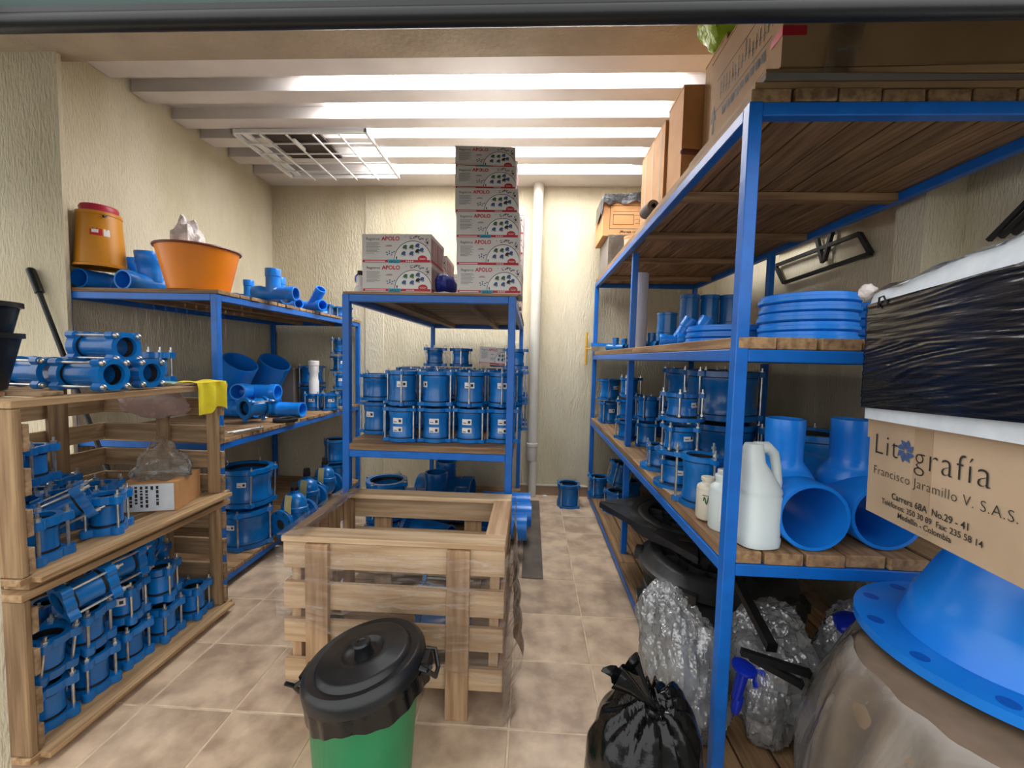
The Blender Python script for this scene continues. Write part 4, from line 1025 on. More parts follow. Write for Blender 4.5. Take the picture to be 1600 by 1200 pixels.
# ------------------------------------------------------------------ tall rack: bottom
GR='blue couplings at the far foot of the tall rack'
cR=mk_coupling(.085,.20,4,ear=1.25,ringk=1.14,phase=PI/4,stk=0,rt=.025)
zf=.104
cR.put((0.720, 4.200, 0.104),(0,0,.2),'blue coupling standing at the far foot of the tall rack next to the wall',GR)
cR.put((0.813, 3.750, 0.104),(0,0,.7),'blue coupling on the floor shelf under the tilted one, far end of the tall rack',GR)
cR.put(((0.825, 3.780, 0.104)[0],3.80,.36),(.12,.16,.2),'tilted blue coupling on top of another at the far foot of the tall rack',GR)
cR.put((1.030, 4.100, 0.104),(0,0,.3),'dark blue coupling behind the tilted one at the foot of the tall rack',GR)
def mk_cover(R,square=False):
    def fn(label):
        r=thing('manhole_cover',label,'cover')
        h=.105
        k=MB(); k.lathe([(R*.80,.0),(R*.86,0),(R,.028),(R,.05),(R*.93,.06),(R*.86,h-.01),(R*.80,h),(R*.70,h),(R*.70,h-.015),(R*.78,h-.02),(R*.80,.02)],56,loop=True); k.build('outer_frame',BLACKM,r)
        if square:
            k=MB(); S=R*1.06; c_=.12*R; o_=[(S-c_,-S),(S,-S+c_),(S,S-c_),(S-c_,S),(-S+c_,S),(-S,S-c_),(-S,-S+c_),(-S+c_,-S)]
            for q in range(4):
                k.X=Matrix.Rotation(PI/2*q,4,'Z'); n=9; V=[]
                for i in range(n):
                    t=-PI/4+PI/2*i/(n-1); V+=[(R*.86*math.cos(t),R*.86*math.sin(t))]
                    V+=[(S,S*math.tan(t)*.98)]
                for z0,z1 in ((.065,h-.004),):
                    vs=[(x,y,z1) for x,y in V]+[(x,y,z0) for x,y in V]; m_=len(V)
                    fs=[]
                    for i in range(n-1):
                        fs+=[(2*i,2*i+1,2*i+3,2*i+2),(m_+2*i,m_+2*i+2,m_+2*i+3,m_+2*i+1),(2*i+1,m_+2*i+1,m_+2*i+3,2*i+3)]
                    k.add(vs,fs)
            k.build('square_frame',BLACKM,r)
            for q in range(12):
                a=2*PI*q/12+.13; rr_=R*.95 if q%3!=1 else R*1.0; k=MB(); k.X=Matrix.Rotation(a,4,'Z'); k.box((rr_-.02,-.035,h-.006),(rr_+.02,.035,h-.0025)); k.build('slot_shade',INK_SHADE,r)  # dark bars on the frame paint the shade of its slots
        k=MB(); k.lathe([(0,.03),(R*.78,.03),(R*.78,.05),(0,.05)],48)
        k.build('plate',BLACKM,r)
        k=MB(); k.lathe([(R*.20,.05),(R*.24,.05),(R*.24,h-.012),(R*.10,h-.012),(R*.10,.05)],32); k.m=1
        for q in range(6): a=2*PI*q/6; k.cyl((R*.17*math.cos(a),R*.17*math.sin(a),h-.013),(R*.17*math.cos(a),R*.17*math.sin(a),h-.010),R*.022,8)  # dark discs paint the shaded holes of the hub
        k.build('hub',[BLACKM,INK_SHADE],r)
        for q in range(12):
            a=2*PI*q/12; k=MB(); k.X=Matrix.Rotation(a,4,'Z'); k.box((R*.22,-.006,.048),(R*.79,.006,h-.016-.0)); k.build('rib',BLACKM,r)
        k=MB(); k.lathe([(R*.47,.05),(R*.49,.05),(R*.49,h-.014),(R*.47,h-.014)],48,loop=True); k.build('ring_rib',BLACKM,r)
        k=MB(); k.box((R*.95,-.05,.012),(R*1.05,.05,.060)); k.m=1; k.box((R*1.05,-.012,.025),(R*1.052,.012,.046)); lm=k.mesh('lug',[BLACKM,ZINC])
        for q in range(0 if square else 5): link('lug',lm,r,(0,0,0),(0,0,2*PI*q/5+.5))
        return r
    return Proto(fn)
cov=mk_cover(.40)
GCV='black covers piled under the tall rack'
CX,CY=1.06,2.27
for i,(dx,dy,tx,ty,lab) in enumerate(((0,0,0,0,'lowest'),(.01,-.02,0,0,'second from the bottom'),(-.015,.01,.0,.0,'third from the bottom'))):
    cov.put((CX+dx,CY+dy,.104+.108*i+(.01 if i==3 else 0)),(tx,-ty,.5*i),'black ribbed manhole cover in the pile under the tall rack, %s'%lab,GCV)
mk_cover(.40,True).put((1.05,2.575,.104+.108*3+.004),(0,0,.45),'square black manhole frame on top of the pile, showing its hub and ribs',GCV)

def bundle(label,loc,lumps,seed,inner=()):
    r=thing('bubble_wrap_bundle',label,'packaging',loc,group='bubble wrapped bundles under the tall rack')
    for (c,rad,mt_) in inner:
        k=MB(); k.ell(c,rad,24,16,lambda q,d:q*(1+.15*noise3(d+Vector((seed,0,0)),2))); k.build('wrapped_part',mt_,r)
    for i,(c,rad) in enumerate(lumps):
        k=MB(); [(k.ell(c,rad,76-12*ly,52-8*ly,lambda q,d,i=i,c=c,ly=ly:flat(q*((1-.07*ly)*(1+.20*noise3(d+Vector((seed+i*3.1,0,0)),1.7)+.22*(.4-abs(noise3(Vector((d.x*3.4+seed,d.y*3.4,d.z*1.6+i+ly)),1)))+.065*noise3(d*11+Vector((i,seed,ly)),1))),c)) ) for ly in (0,1)]; k.build('bubble_wrap',BUBBLE,r,sharp=22)
    return r
bundle('pale bubble wrapped bundle between the trash bag and the black covers',((0.622, 1.580, 0.200)[0],1.60,.104),[((0,0,.20),(.14,.17,.24)),((-.04,.08,.33),(.10,.10,.13)),((.05,-.10,.13),(.10,.09,.15))],1,[((0,.02,.16),(.09,.12,.13),PWHITE)])
bundle('bubble wrapped bundle with a royal blue part, behind the near post of the rack',((0.957, 1.550, 0.200)[0]+.0,1.58,.104),[((0.01,-.02,.18),(.165,.15,.20)),((.03,.06,.31),(.14,.10,.12)),((-.05,-.11,.12),(.09,.06,.14))],4,[((-.08,-.10,.17),(.045,.04,.12),ROYAL),((.10,-.08,.09),(.13,.06,.07),ROYAL)])
bundle('dark bubble wrapped bundle with a blue disc deep under the tall rack',((1.228, 1.620, 0.300)[0]+.11,1.60,.104),[((0,0,.21),(.165,.15,.24)),((.22,-.02,.16),(.16,.14,.18))],9,[((-.02,-.03,.40),(.12,.09,.045),ROYAL)])
fv=thing('flanged_pipe','royal blue flanged pipe stub poking out of the bubble wrap','pipe fitting',(0.751, 1.385, 0.410),(.1,.12,0)); fv.scale=(.72,.72,.72)
k=MB(); k.lathe([(.022,-.10),(.026,.0),(.026,.055),(.052,.058),(.055,.062),(.055,.072),(0,.074)],24); k.build('pipe_stub',ROYAL,fv)
k=MB(); k.ell((.012,0,-.13),(.025,.022,.07),14,10); k.build('tapered_end',ROYAL,fv)
for i,(a,b,lab) in enumerate((((0.902, 1.750, 0.573),(0.878, 1.440, 0.497),'black steel bar standing behind the near post, leaning into the bubble wrap'),
     ((0.754, 1.400, 0.500),(0.954, 1.360, 0.466),'black steel bar lying across the bubble wrap, upper one'),
     ((0.796, 1.420, 0.469),(0.938, 1.370, 0.420),'black steel bar lying across the bubble wrap, lower one'))):
    r=thing('steel_bar',lab,'bar',a,group='black bars in the bubble wrap'); d=Vector(b)-Vector(a)
    k=MB(); k.X=d.to_track_quat('Z','Y').to_matrix().to_4x4(); L_=d.length; s=.011 if i else .016
    k.box((-s,-s,0),(s,s,L_)); k.build('bar_body',BLACKST,r); k=MB(); k.X=d.to_track_quat('Z','Y').to_matrix().to_4x4(); k.box((-s*1.1,-s*1.1,L_),(s*1.1,s*1.1,L_+.008)); k.build('end_cap',BLACKP,r)

# ------------------------------------------------------------------ tall rack: low shelf (z .888)
ZL=.888; GRL='blue couplings on the low shelf of the tall rack'
k1=mk_coupling(.088,.20,4,ear=1.2,ringk=1.12,phase=PI/4,stk=1)
p=(0.778, 4.071, 0.888)
k1.put(p,(0,0,.1),'blue coupling at the far end of the tall rack low shelf, lower of two',GRL)
k1.put((p[0],p[1],ZL+.225),(0,0,.5),'blue coupling at the far end of the tall rack low shelf, upper of two',GRL)
k2=mk_coupling(.060,.145,3,ear=1.42,phase=.5,stk=0)
p=(0.758, 3.211, 0.888)
for i,nm_ in enumerate(('lowest','middle','topmost')): k2.put((p[0]+.004*(i-1),p[1],ZL+.168*i),(0,0,.8*i),'narrow blue coupling in the stack of three behind the thin mid post, %s'%nm_,GRL)
k3=mk_coupling(.063,.165,4,ear=1.36,phase=.5,stk=0)
p=(0.851, 3.008, 0.888)
for i,nm_ in enumerate(('lower','upper')): k3.put((p[0],p[1],ZL+.19*i),(0,0,.5*i),'blue coupling with long bolts in the pair right of the thin mid post, %s one'%nm_,GRL)
k4=mk_coupling(.068,.135,4,ear=1.34,phase=.4,stk=1,flange=True,nm='flange_adaptor')
p=(0.754, 2.372, 0.888)
k4.put(p,(0,0,.2),'blue flange adaptor standing alone with its wide flange down near the shelf edge',GRL)
p=(0.734, 2.040, 0.888)
for i,nm_ in enumerate(('lowest','middle','topmost')): k4.put((p[0]+.012*i,p[1]+.02*i,ZL+.162*i),(0,0,.35*i),'blue flange adaptor in the stack of three on the low shelf, %s'%nm_,GRL)
k5=mk_coupling(.070,.215,3,ear=1.4,ringk=1.2,phase=PI/6,stk=0,ext=.04)
k5.put((0.744, 1.783, 0.888),(0,0,.15),'blue coupling with long silver studs behind the cream bottle',GRL)
k6=mk_coupling(.175,.27,6,ear=1.13,ringk=1.08,phase=.2,stk=0,rt=.03)
for x,y,z,lab in ((1.10,2.42,ZL,'very large dark blue coupling behind the stack of adaptors, lower of two'),(1.10,2.42,ZL+.295,'very large dark blue coupling behind the stack of adaptors, upper of two'),(1.43,2.18,ZL,'very large blue coupling in the shadow behind the two big tees'),(1.15,2.95,ZL,'very large dark blue coupling behind the long bolts pair, lower of two'),(1.15,2.95,ZL+.295,'very large dark blue coupling behind the long bolts pair, upper of two'),(1.45,3.4,ZL,'very large dark blue coupling at the wall side of the low shelf'),(1.05,3.55,ZL,'very large dark blue coupling near the far end of the low shelf')):
    k6.put((x,y,z),(0,0,x*7),lab,'very large couplings on the low shelf of the tall rack')
bigT=mk_tee(.110,.50,.062,.19,pos=.40,cone=1.62,lean=0,mt=PVC,nm='reducing_tee',collar=.003,wall=.09)
pt=(0.936, 1.355, 0.990)
bigT.put((pt[0],1.355,ZL),(0,0,PI/2-.05),'large bright blue reducing tee with its open end to the room beside the white jug','large reducing tees on the tall rack')
pt=(1.192, 1.385, 0.990)
bigT.put((pt[0],1.385,ZL),(0,0,PI/2-.07),'large blue reducing tee in the shade behind the printed carton','large reducing tees on the tall rack')
cs=thing('cardboard_sheet','torn flat piece of cardboard lying on the low shelf under the bottles','cardboard',(.76,1.95,.8885),(0,0,.0))
k=MB(); k.prism([(-.10,-.12),(.06,-.16),(.12,-.02),(.10,.12),(.0,.15),(-.08,.10),(-.115,.02)],0,.004); k.build('sheet_body',CARDP,cs)
def bottle(label,loc,R,Hh,mt_,cap,lbl=None,grp='plastic containers on the tall rack'):
    r=thing('plastic_bottle',label,'bottle',loc,group=grp)
    k=MB(); k.lathe([(0,0),(R-.004,0),(R,.006),(R,Hh*.74),(R*.97,Hh*.77),(R,Hh*.80),(R*.9,Hh*.87),(R*.55,Hh*.93),(R*.5,Hh),(0,Hh)],32); k.build('bottle_body',mt_,r)
    k=MB(); k.lathe([(0,Hh),(R*.62,Hh),(R*.64,Hh*1.005),(R*.64,Hh*1.08),(R*.58,Hh*1.095),(0,Hh*1.1)],24); k.build('cap',cap,r)
    if lbl: lbl(r,R,Hh)
    return r
def scrawl(r,R,Hh):
    k=MB(); P=lambda a,z:((R+.002)*math.cos(a),(R+.002)*math.sin(a),z)
    k.sweep([P(-2.3+.07*i,Hh*(.52+.10*math.sin(1.25*i)+.004*i)) for i in range(14)],.0022,5); k.build('green_scrawl',PGREEN,r)
    k=MB(); k.sweep([P(-2.4+.1*i,Hh*.66) for i in range(17)],.0012,5); k.build('ink_line',INK_SHADE,r)
def label_blue(r,R,Hh):
    k=MB(); P=lambda u,v:((R+.0012)*math.cos(-2.2+1.6*u),(R+.0012)*math.sin(-2.2+1.6*u),Hh*(.22+.42*v)); k.grid(10,2,P)
    k.m=1
    for q in range(4): k.grid(8,2,lambda u,v,q=q:tuple(Vector(P(.1+.5*u,.2+.17*q+.05*v))*1.001))
    k.build('paper_label',[STICK,PBLUE],r)
bottle('cream plastic bottle with a green scrawl on the low shelf edge',(0.700, 1.607, 0.892),.040,.150,CREAMB,CREAMB,scrawl)
bottle('white plastic bottle with a paper label half hidden by the near rack post',((0.719, 1.510, 0.888)[0],1.52,ZL),.047,.185,JUG,JUG,label_blue)
bottle('small clear topped bottle behind the cream one on the low shelf',((0.782, 1.660, 0.888)[0],1.66,ZL),.035,.17,PWHITE,PWHITE)
# jug
jp=((0.780, 1.415, 0.890)[0],1.40,ZL)
jg=thing('plastic_jug','white plastic jug with a loop handle next to the near rack post','jug',jp,(0,0,.15),group='plastic containers on the tall rack')
secs=[(0,.0,.060,.050),(.004,0,.068,.056),(.03,0,.070,.058),(.034,0,.067,.055),(.17,0,.068,.056),(.175,0,.065,.054),(.185,0,.068,.056),(.195,0,.066,.054),(.24,-.012,.050,.044),(.285,-.028,.034,.034),(.33,-.03,.030,.028),(.345,-.028,.026,.024),(.348,-.028,.0,.0)]
k=MB(); n=36; vs=[];fs=[]
for z,cx,rx,ry in secs:
    for i in range(n):
        a=2*PI*i/n; ca,sa=math.cos(a),math.sin(a); e=.75
        vs.append((cx+rx*abs(ca)**e*(1 if ca>0 else -1),ry*abs(sa)**e*(1 if sa>0 else -1),z))
for j in range(len(secs)-1):
    for i in range(n): fs.append((j*n+i,j*n+(i+1)%n,(j+1)*n+(i+1)%n,(j+1)*n+i))
fs.append(tuple(range(n-1,-1,-1))); k.add(vs,fs); k.build('jug_body',JUG,jg,sharp=50)
k=MB(); k.sweep([(-.02,0,.33),(.018,0,.332),(.045,0,.31),(.057,0,.265),(.063,0,.215),(.056,0,.18)],.017,14,radii=[.022,.020,.017,.015,.016,.02]); k.build('handle',JUG,jg)

# ------------------------------------------------------------------ tall rack: middle shelf (z 1.588)
ZK=1.588; GK='blue fittings on the middle shelf of the tall rack'
tS=mk_tee(.030,.17,.028,.06,pos=.5,mt=IRON,collar=.003)
for i,(px_,yy,rz,lab) in enumerate((((0.711, 3.950, 1.588),3.95,-.6,'small blue tee lying at the far left end of the middle shelf'),((0.863, 4.100, 1.588),4.1,-1.3,'small blue tee upright behind the one at the far left end of the middle shelf'),
   ((0.858, 3.200, 1.588),3.2,-1.2,'small blue tee right of the white roll'),((0.956, 3.450, 1.588),3.45,.4,'small blue tee standing behind the white roll'))):
    tS.put(px_,(0,0,rz),lab,GK)
yS=mk_wye(.036,.20,.036,.12,.5,mt=PVC)
yS.put((0.796, 2.620, 1.588),(0,0,-.25),'blue wye with a leaning branch in front of the short sleeve',GK)
yS.put((0.875, 2.550, 1.588),(0,0,-.1),'blue wye with a leaning branch next to the flat rings',GK)
s1=mk_sleeve(.073,.29,mt=IRON); s2=mk_sleeve(.073,.45,mt=IRON)
s1.put((1.054, 3.300, 1.588),(0,0,0),'short dark blue pipe sleeve standing left of the three tall ones',GK)
for i,(px_,nm_) in enumerate((((1.255, 3.400, 1.588),'left'),((1.421, 3.420, 1.588),'middle'),((1.575, 3.400, 1.588),'right'))):
    s2.put(px_,(0,0,i),'tall dark blue pipe sleeve standing at the back of the middle shelf, %s of three'%nm_,GK)
rl=thing('paper_roll','tall white roll standing on end beside the thin mid post','roll',(0.789, 3.120, 1.588))
k=MB(); k.lathe([(.018,0),(.060,0),(.060,.555),(.018,.555)],28,loop=True); k.build('roll_body',ROLLW,rl); k=MB(); k.lathe([(.014,.0),(.0195,0),(.0195,.557),(.014,.557)],20,loop=True); k.build('core_tube',CARD,rl)
r1=mk_ringplate(.185,.12,.030); r2=mk_ringplate(.165,.10,.034)
pr=(0.964, 2.120, 1.588)
for i in range(3): r1.put((pr[0]+.004*i,2.12,ZK+.031*i),(0,0,i),'flat blue ring in the low pile behind the near rack post, %s of three'%('lowest','middle','topmost')[i],'flat blue rings on the tall rack')
pr=(1.062, 1.660, 1.588)
nm5=('lowest','second lowest','middle','second highest','topmost')
for i in range(5): r2.put((pr[0]+[0,.003,-.002,.004,.0][i],1.66,ZK+.035*i),(0,.0,i),'flat blue ring in the tall pile beside the near post, %s of five'%nm5[i],'flat blue rings on the tall rack')
pr=(1.511, 1.800, 1.588)
for i in range(5): r2.put((pr[0],1.80,ZK+.035*i),(0,0,i*2),'flat blue ring in the pile behind the black wrapped box, %s of five'%nm5[i],'flat blue rings on the tall rack')
lv=thing('yellow_hanger','yellow painted bar hanging on the far end of the tall rack','bar',(0.576, 4.400, 1.616))
k=MB(); k.cyl((0,0,-.17),(0,0,.17),.012,8); k.build('bar_body',YELP,lv); k=MB(); k.cyl((0,-.01,0),(.09,-.02,0),.008,8); k.build('hook',YELP,lv)
tl=thing('steel_strip','pale blue steel strip on a wooden block at the far end of the middle shelf','strip',(0.741, 4.300, 1.588))
k=MB(); k.box((-.13,-.02,.055),(.16,.03,.085)); k.build('strip_body',PVC,tl); k=MB(); k.box((-.12,-.02,0),(-.06,.03,.054)); k.build('wooden_block',CARDG,tl)

# ------------------------------------------------------------------ tall rack: boxes on top (z 2.337)
ZX=2.338; GX='boxes on top of the tall rack'
def box_thing(label,lo,hi,mt_,rz=0,flap=True,grp=GX,nm='cardboard_box',tape=None):
    c=((lo[0]+hi[0])/2,(lo[1]+hi[1])/2,lo[2]); r=thing(nm,label,'box',c,(0,0,rz),grp); hx,hy,h=(hi[0]-lo[0])/2,(hi[1]-lo[1])/2,hi[2]-lo[2]
    k=MB(); k.box((-hx,-hy,0),(hx,hy,h)); k.build('box_body',mt_,r)
    if flap:
        k=MB(); k.box((-hx-.002,-hy-.002,h-.004),(hx*.01,hy+.002,h+.003)); k.build('top_flap',mt_,r)
        k=MB(); k.box((hx*.02,-hy-.002,h-.004),(hx+.002,hy+.002,h+.003)); k.build('top_flap',mt_,r)
    return r,hx,hy,h
# far end
r,hx,hy,h=box_thing('grey taped box under the brown storage box on top of the tall rack',(.67,3.85,ZX),(1.1,4.3,ZX+.30),CARDG)
k=MB(); k.grid(14,10,lambda u,v:(-hx-.006+.2*u*0+.43*u,-hy-.006-.006*noise3((u*5,v*5,0)),.02+h*.97*v)); k.build('film_wrap',BAGC,r)
r,hx,hy,h=box_thing('brown storage box with printed writing lines, draped with crumpled black plastic',(.62,3.88,ZX+.305),(1.12,4.32,ZX+.62),CARDO,.0)
k=MB()
def Q(x0,z0,x1,z1): k.add([(x0,-hy-.001,z0),(x1,-hy-.001,z0),(x1,-hy-.001,z1),(x0,-hy-.001,z1)],[(0,1,2,3)])
def frame(x0,z0,x1,z1,t=.004):
    Q(x0,z0,x1,z0+t); Q(x0,z1-t,x1,z1); Q(x0,z0,x0+t,z1); Q(x1-t,z0,x1,z1)
frame(-.19,.06,.22,.27); frame(-.16,.10,.03,.19)
for i in range(4): Q(-.16 if i>2 else .04,.11+.035*i,.20,.113+.035*i)
k.X=Matrix.Translation((-.10,-hy-.0012,.025)) @ Matrix.Rotation(PI/2,4,'X'); k.raw(text_geo('¡Maneje con cuidado!',.035,.01)); k.X=Matrix.Identity(4)
k.m=1
for i in range(3): k.add([(.07+.012*math.sin(i),-hy-.0014,.12+.04*i),(.085,-hy-.0014,.13+.04*i),(.10,-hy-.0014,.15+.045*i),(.09,-hy-.0014,.15+.045*i)],[(0,1,2,3)])
k.build('printed_lines',[INK_SHADE,PGREEN],r)
bpl=thing('plastic_sheet','crumpled grey black plastic sheet over the far brown box','sheet',(.88,4.0,ZX+.63))
def bp(u,v):
    x=(-.262+.62*(u-.12)/.88) if u>.12 else -.268-.012*(.12-u)/.12; y=-.17+.40*v; z=.055+.05*noise3((u*4,v*4,2))+.02*noise3((u*11,v*11,5)); 
    z=max(z,.004)
    if v<.35: z-= (.35-v)*(.30+.45*noise3((u*5,0,1)) + (.25 if u>.72 else 0)); y=-.140-.010*math.sin(14*u)
    if u<.12: z-=(.12-u)*1.6
    return (x,y,z)
k=MB(); k.grid(40,24,bp); k.grid(40,24,lambda u,v:tuple(Vector(bp(u,v))+Vector((0,-.004,-.004)))); k.build('sheet_body',GREYBAG,bpl,sharp=80)
# small woven cylinder
wc=thing('tin','small patterned tin beside the grey taped box on top of the tall rack','tin',(0.784, 3.450, 2.338))
k=MB(); k.lathe([(0,0),(.055,0),(.055,.15),(0,.15)],24); k.build('tin_body',CARDP,wc); k=MB(); k.lathe([(0,.15),(.058,.15),(.058,.168),(0,.168)],24); k.build('lid',CARDO,wc)
# carton with the grey roller lying in front
r,hx,hy,h=box_thing('orange brown carton with tape streaks, middle of the tall rack top',(.69,2.335,ZX),(1.68,2.80,ZX+.46),CARDO)
k=MB()
for q in range(3): y=-.18+.15*q; k.add([(-hx-.001,y,.0),(-hx-.001,y+.03,.0),(-hx-.001,y+.035,h),(-hx-.001,y+.005,h)],[(0,1,2,3)])
k.build('tape_strip',CARDP,r)
pr_=thing('paint_roller','grey hollow roller lying on the rack edge before the orange brown carton','roller',(.662,2.40,ZX+.036),(0,0,.12),'rollers')
k=MB(); k.X=Matrix.Rotation(-PI/2,4,'X'); k.lathe([(.012,0),(.033,0),(.035,.004),(.035,.12),(.012,.12)],24,loop=True); k.build('roller_body',CARDG,pr_)
k=MB(); k.X=Matrix.Rotation(-PI/2,4,'X'); k.lathe([(.010,-.003),(.0145,-.003),(.0145,.123),(.010,.123)],16,loop=True); k.build('core_tube',BLACKP,pr_)
r,hx,hy,h=box_thing('tall brown carton behind the big front carton, carrying a lime green bag',(.80,1.885,ZX),(1.68,2.10,ZX+.57),CARD)
box_thing('pale brown carton between the tall one and the orange brown one',(.705,2.11,ZX),(1.68,2.325,ZX+.50),CARDO)
# front flattened cardboards and the big front carton
for i in range(3):
    r=thing('cardboard_sheet','flattened cardboard under the big front carton, %s'%('lowest sheet','middle sheet','top sheet')[i],'cardboard',(1.17,1.605,ZX+.022*i),(0,0,[0,.02,-.02][i]),'flattened cardboard on the tall rack')
    k=MB(); hx,hy=.51-.02*i,.265
    k.grid(14,8,lambda u,v,i=i:(-hx+2*hx*u,-hy+2*hy*v,.001)); k.grid(14,8,lambda u,v,i=i:(-hx+2*hx*u,-hy+2*hy*v,.019+.0015*math.sin(9*u+i)))
    k.grid(14,2,lambda u,v:(-hx+2*hx*u,-hy,.001+.018*v)); k.grid(14,2,lambda u,v:(-hx+2*hx*u,hy,.001+.018*v)); k.grid(8,2,lambda u,v:(-hx,-hy+2*hy*u,.001+.018*v)); k.grid(8,2,lambda u,v:(hx,-hy+2*hy*u,.001+.018*v))
    k.build('sheet_body',CARDG if i==1 else CARD,r)
r,hx,hy,h=box_thing('big brown front carton on top of the tall rack with red tape on its corner',(.735,1.345,ZX+.068),(1.68,1.86,ZX+.425),CARD)
k=MB(); k.box((-hx-.0015,-hy-.0015,.09),(-hx+.07,-hy+.0,.118)); k.box((-hx-.0015,-hy-.001,.09),(-hx,-hy+.06,.118)); k.build('red_tape',RED,r)
k=MB()
LF=Matrix.Translation((-hx-.0012,.22,.12)) @ Matrix.Rotation(-PI/2,4,'Z') @ Matrix.Rotation(PI/2,4,'X')
def QL(y0,z0,y1,z1): k.add([(-hx-.0012,y0,z0),(-hx-.0012,y1,z0),(-hx-.0012,y1,z1),(-hx-.0012,y0,z1)],[(0,3,2,1)])
QL(-.20,.13,.22,.134); QL(-.24,.25,.2,.254)
k.add([(-hx-.0012,.245,.10),(-hx-.0012,.22,.17),(-hx-.0012,.195,.10)],[(0,1,2)]); QL(.212,.05,.228,.10)
rr=random.Random(11)
for i in range(16): 
    y=.17-.024*i; z=.15+.02*rr.random(); QL(y-.012,z,y-.007,z+.05+.03*rr.random()); QL(y-.020,z+.02,y-.004,z+.024)
for i in range(9): y=.14-.035*i; QL(y-.026,.08+.01*rr.random(),y,.115)
k.build('printed_marks',INK_SHADE,r)
k=MB(); k.grid(12,10,lambda u,v:(-hx+.12+.09*u+.05*v,-hy-.008-.006*noise3((u*4,v*6,0)),-.03+h*.8*v)); k.build('film_wrap',FILMC,r)
st=thing('wooden_stick','dark wooden stick end poking out under the big front carton','stick',(.70,1.90,ZX+.085),(0,0,.1))
k=MB(); k.cyl((-.06,0,0),(.10,-.03,-.02),.013,10); k.ell((-.06,0,0),(.013,.013,.013),10,8); k.build('stick_body',BROWNP,st)
gb=thing('plastic_bag','lime green plastic bag on the carton top at the right','bag',(.885,2.0,ZX+.573))
k=MB(); k.ell((0,0,.17),(.15,.11,.19),30,20,lambda q,d:q*(1+.2*noise3(d,2.2)+.1*noise3(d,5))); k.build('bag_body',GBAG,gb)

# ------------------------------------------------------------------ things on the right wall
fr_=thing('steel_bracket','black rectangular steel bracket frame hung on the right wall','bracket',(1.90,3.1,2.2))
def bar(k,a,b,s=.016): k.sweep([a,b],s,4)
k=MB(); P=[(1.885, 3.349, 2.268),(1.885, 3.226, 2.113),(1.885, 2.433, 2.132),(1.885, 2.527, 2.269)]
P=[Vector(p)-Vector((1.90,3.1,2.2)) for p in P]
for i in range(4): bar(k,P[i],P[(i+1)%4])
k.build('rectangle_frame',BLACKST,fr_)
k=MB(); a=(1.885, 3.369, 2.382); b=(1.885, 2.536, 2.363); D=Vector((1.90,3.1,2.2)); bar(k,Vector(a)-D,Vector(b)-D); k.build('top_bar',BLACKST,fr_)
for a,b in (((1.885, 2.889, 2.347),(1.885, 2.817, 2.171)),((1.885, 2.754, 2.348),(1.885, 2.805, 2.176))):
    k=MB(); bar(k,Vector(a)-D,Vector(b)-D); k.build('strut',BLACKST,fr_)
rk=thing('dark_grating','dark ribbed grating leaning on the right wall above the wrapped box','grating',(1.88,1.5,1.9))
D=Vector((1.88,1.5,1.9)); 
for i in range(5):
    a=Vector((1.880, 1.826, 2.032))-D; b=Vector((1.880, 1.675, 2.169))-D; off=Vector((0,-.045*i,-.0*i)); k=MB(); bar(k,a+off,b+off*1.2,.012); k.build('rod',BLACKST,rk)

# ------------------------------------------------------------------ near right: drum, reducer and the two boxes
dm=thing('wrapped_drum','brown core wrapped in milky plastic film standing at the right front','drum',(1.135,.895,0))
k=MB(); k.lathe([(0,0),(.38,0),(.39,.02),(.402,.30),(.39,.55),(.36,.70),(.32,.765),(0,.77)],56); k.build('drum_core',DRUM,dm)
k=MB()
def wrapf(u,v):
    a=2*PI*u; z=.02+.765*v; r=.410+.012*math.sin(PI*v)-(.0 if z<.5 else (z-.5)**1.5*.62); cr=noise3((math.cos(a)*3+z*1.5,math.sin(a)*3-z,z*2.2)); r+=.016*(1-abs(cr)*2.2)+.006*noise3((math.cos(a)*9,math.sin(a)*9,z*8)); return (r*math.cos(a),r*math.sin(a),z)
k.grid(150,26,wrapf,closed_u=True); k.build('film_wrap',WRAPD,dm,sharp=80)
k=MB()
for a,z,s in ((3.9,.40,.05),(4.15,.33,.05),(4.05,.25,.03)):
    k.grid(4,3,lambda u,v:(.404*math.cos(a+.14*u),.404*math.sin(a+.14*u),z+s*v))
k.build('printed_patch',PWHITE,dm)
rd=thing('flanged_reducer','big bright blue flanged reducer standing on the wrapped drum','pipe fitting',(1.208,1.026,.790))
k=MB(); k.lathe([(.18,.0),(.215,.020),(.205,.05),(.188,.115),(.182,.120),(.150,.195),(.136,.225),(.134,.29),(.12,.29),(.12,.22),(.17,.05),(.17,0)],64); k.build('cone_body',PVC,rd)
k=MB(); k.prism(circ(.306,72),0,.024,circ(.17,72)); k.m=1
for q in range(12):
    a=2*PI*q/12+.18; k.cyl((.272*math.cos(a),.272*math.sin(a),.022),(.272*math.cos(a),.272*math.sin(a),.0246),.0185,16)  # flat darker discs paint shade where the bolt holes are
k.build('bottom_flange',[PVC,PVC_HOLE],rd)
k=MB(); k.prism(circ(.195,64),.285,.310,circ(.115,64)); k.build('top_flange',PVC,rd)
ANG=-.152
lbz=1.093
FX,FY=.962,1.19      # far front edge of the printed carton
def near_box(nm,label,z0,z1,Lb,Wb,dx=0,tilt=0.0):
    r=thing(nm,label,'box',(FX+dx,FY,z0),(tilt,0,PI/2*0+ANG),'boxes piled on the blue reducer'); return r
lb=near_box('cardboard_box','pale printed carton with a pinwheel sign, resting on the big blue reducer',lbz,1.355,.62,.5,tilt=-.03)
LL,WW,HH=.60,.46,.258
k=MB(); k.box((0,-LL,0),(WW,0,HH)); k.build('box_body',CARDP,lb)
k=MB(); k.box((-.004,-LL,HH-.003),(WW,.006,HH+.002)); k.box((-.004,-.004,HH-.05),(.02,.004,HH)); k.build('lid_edge',CARDP,lb)
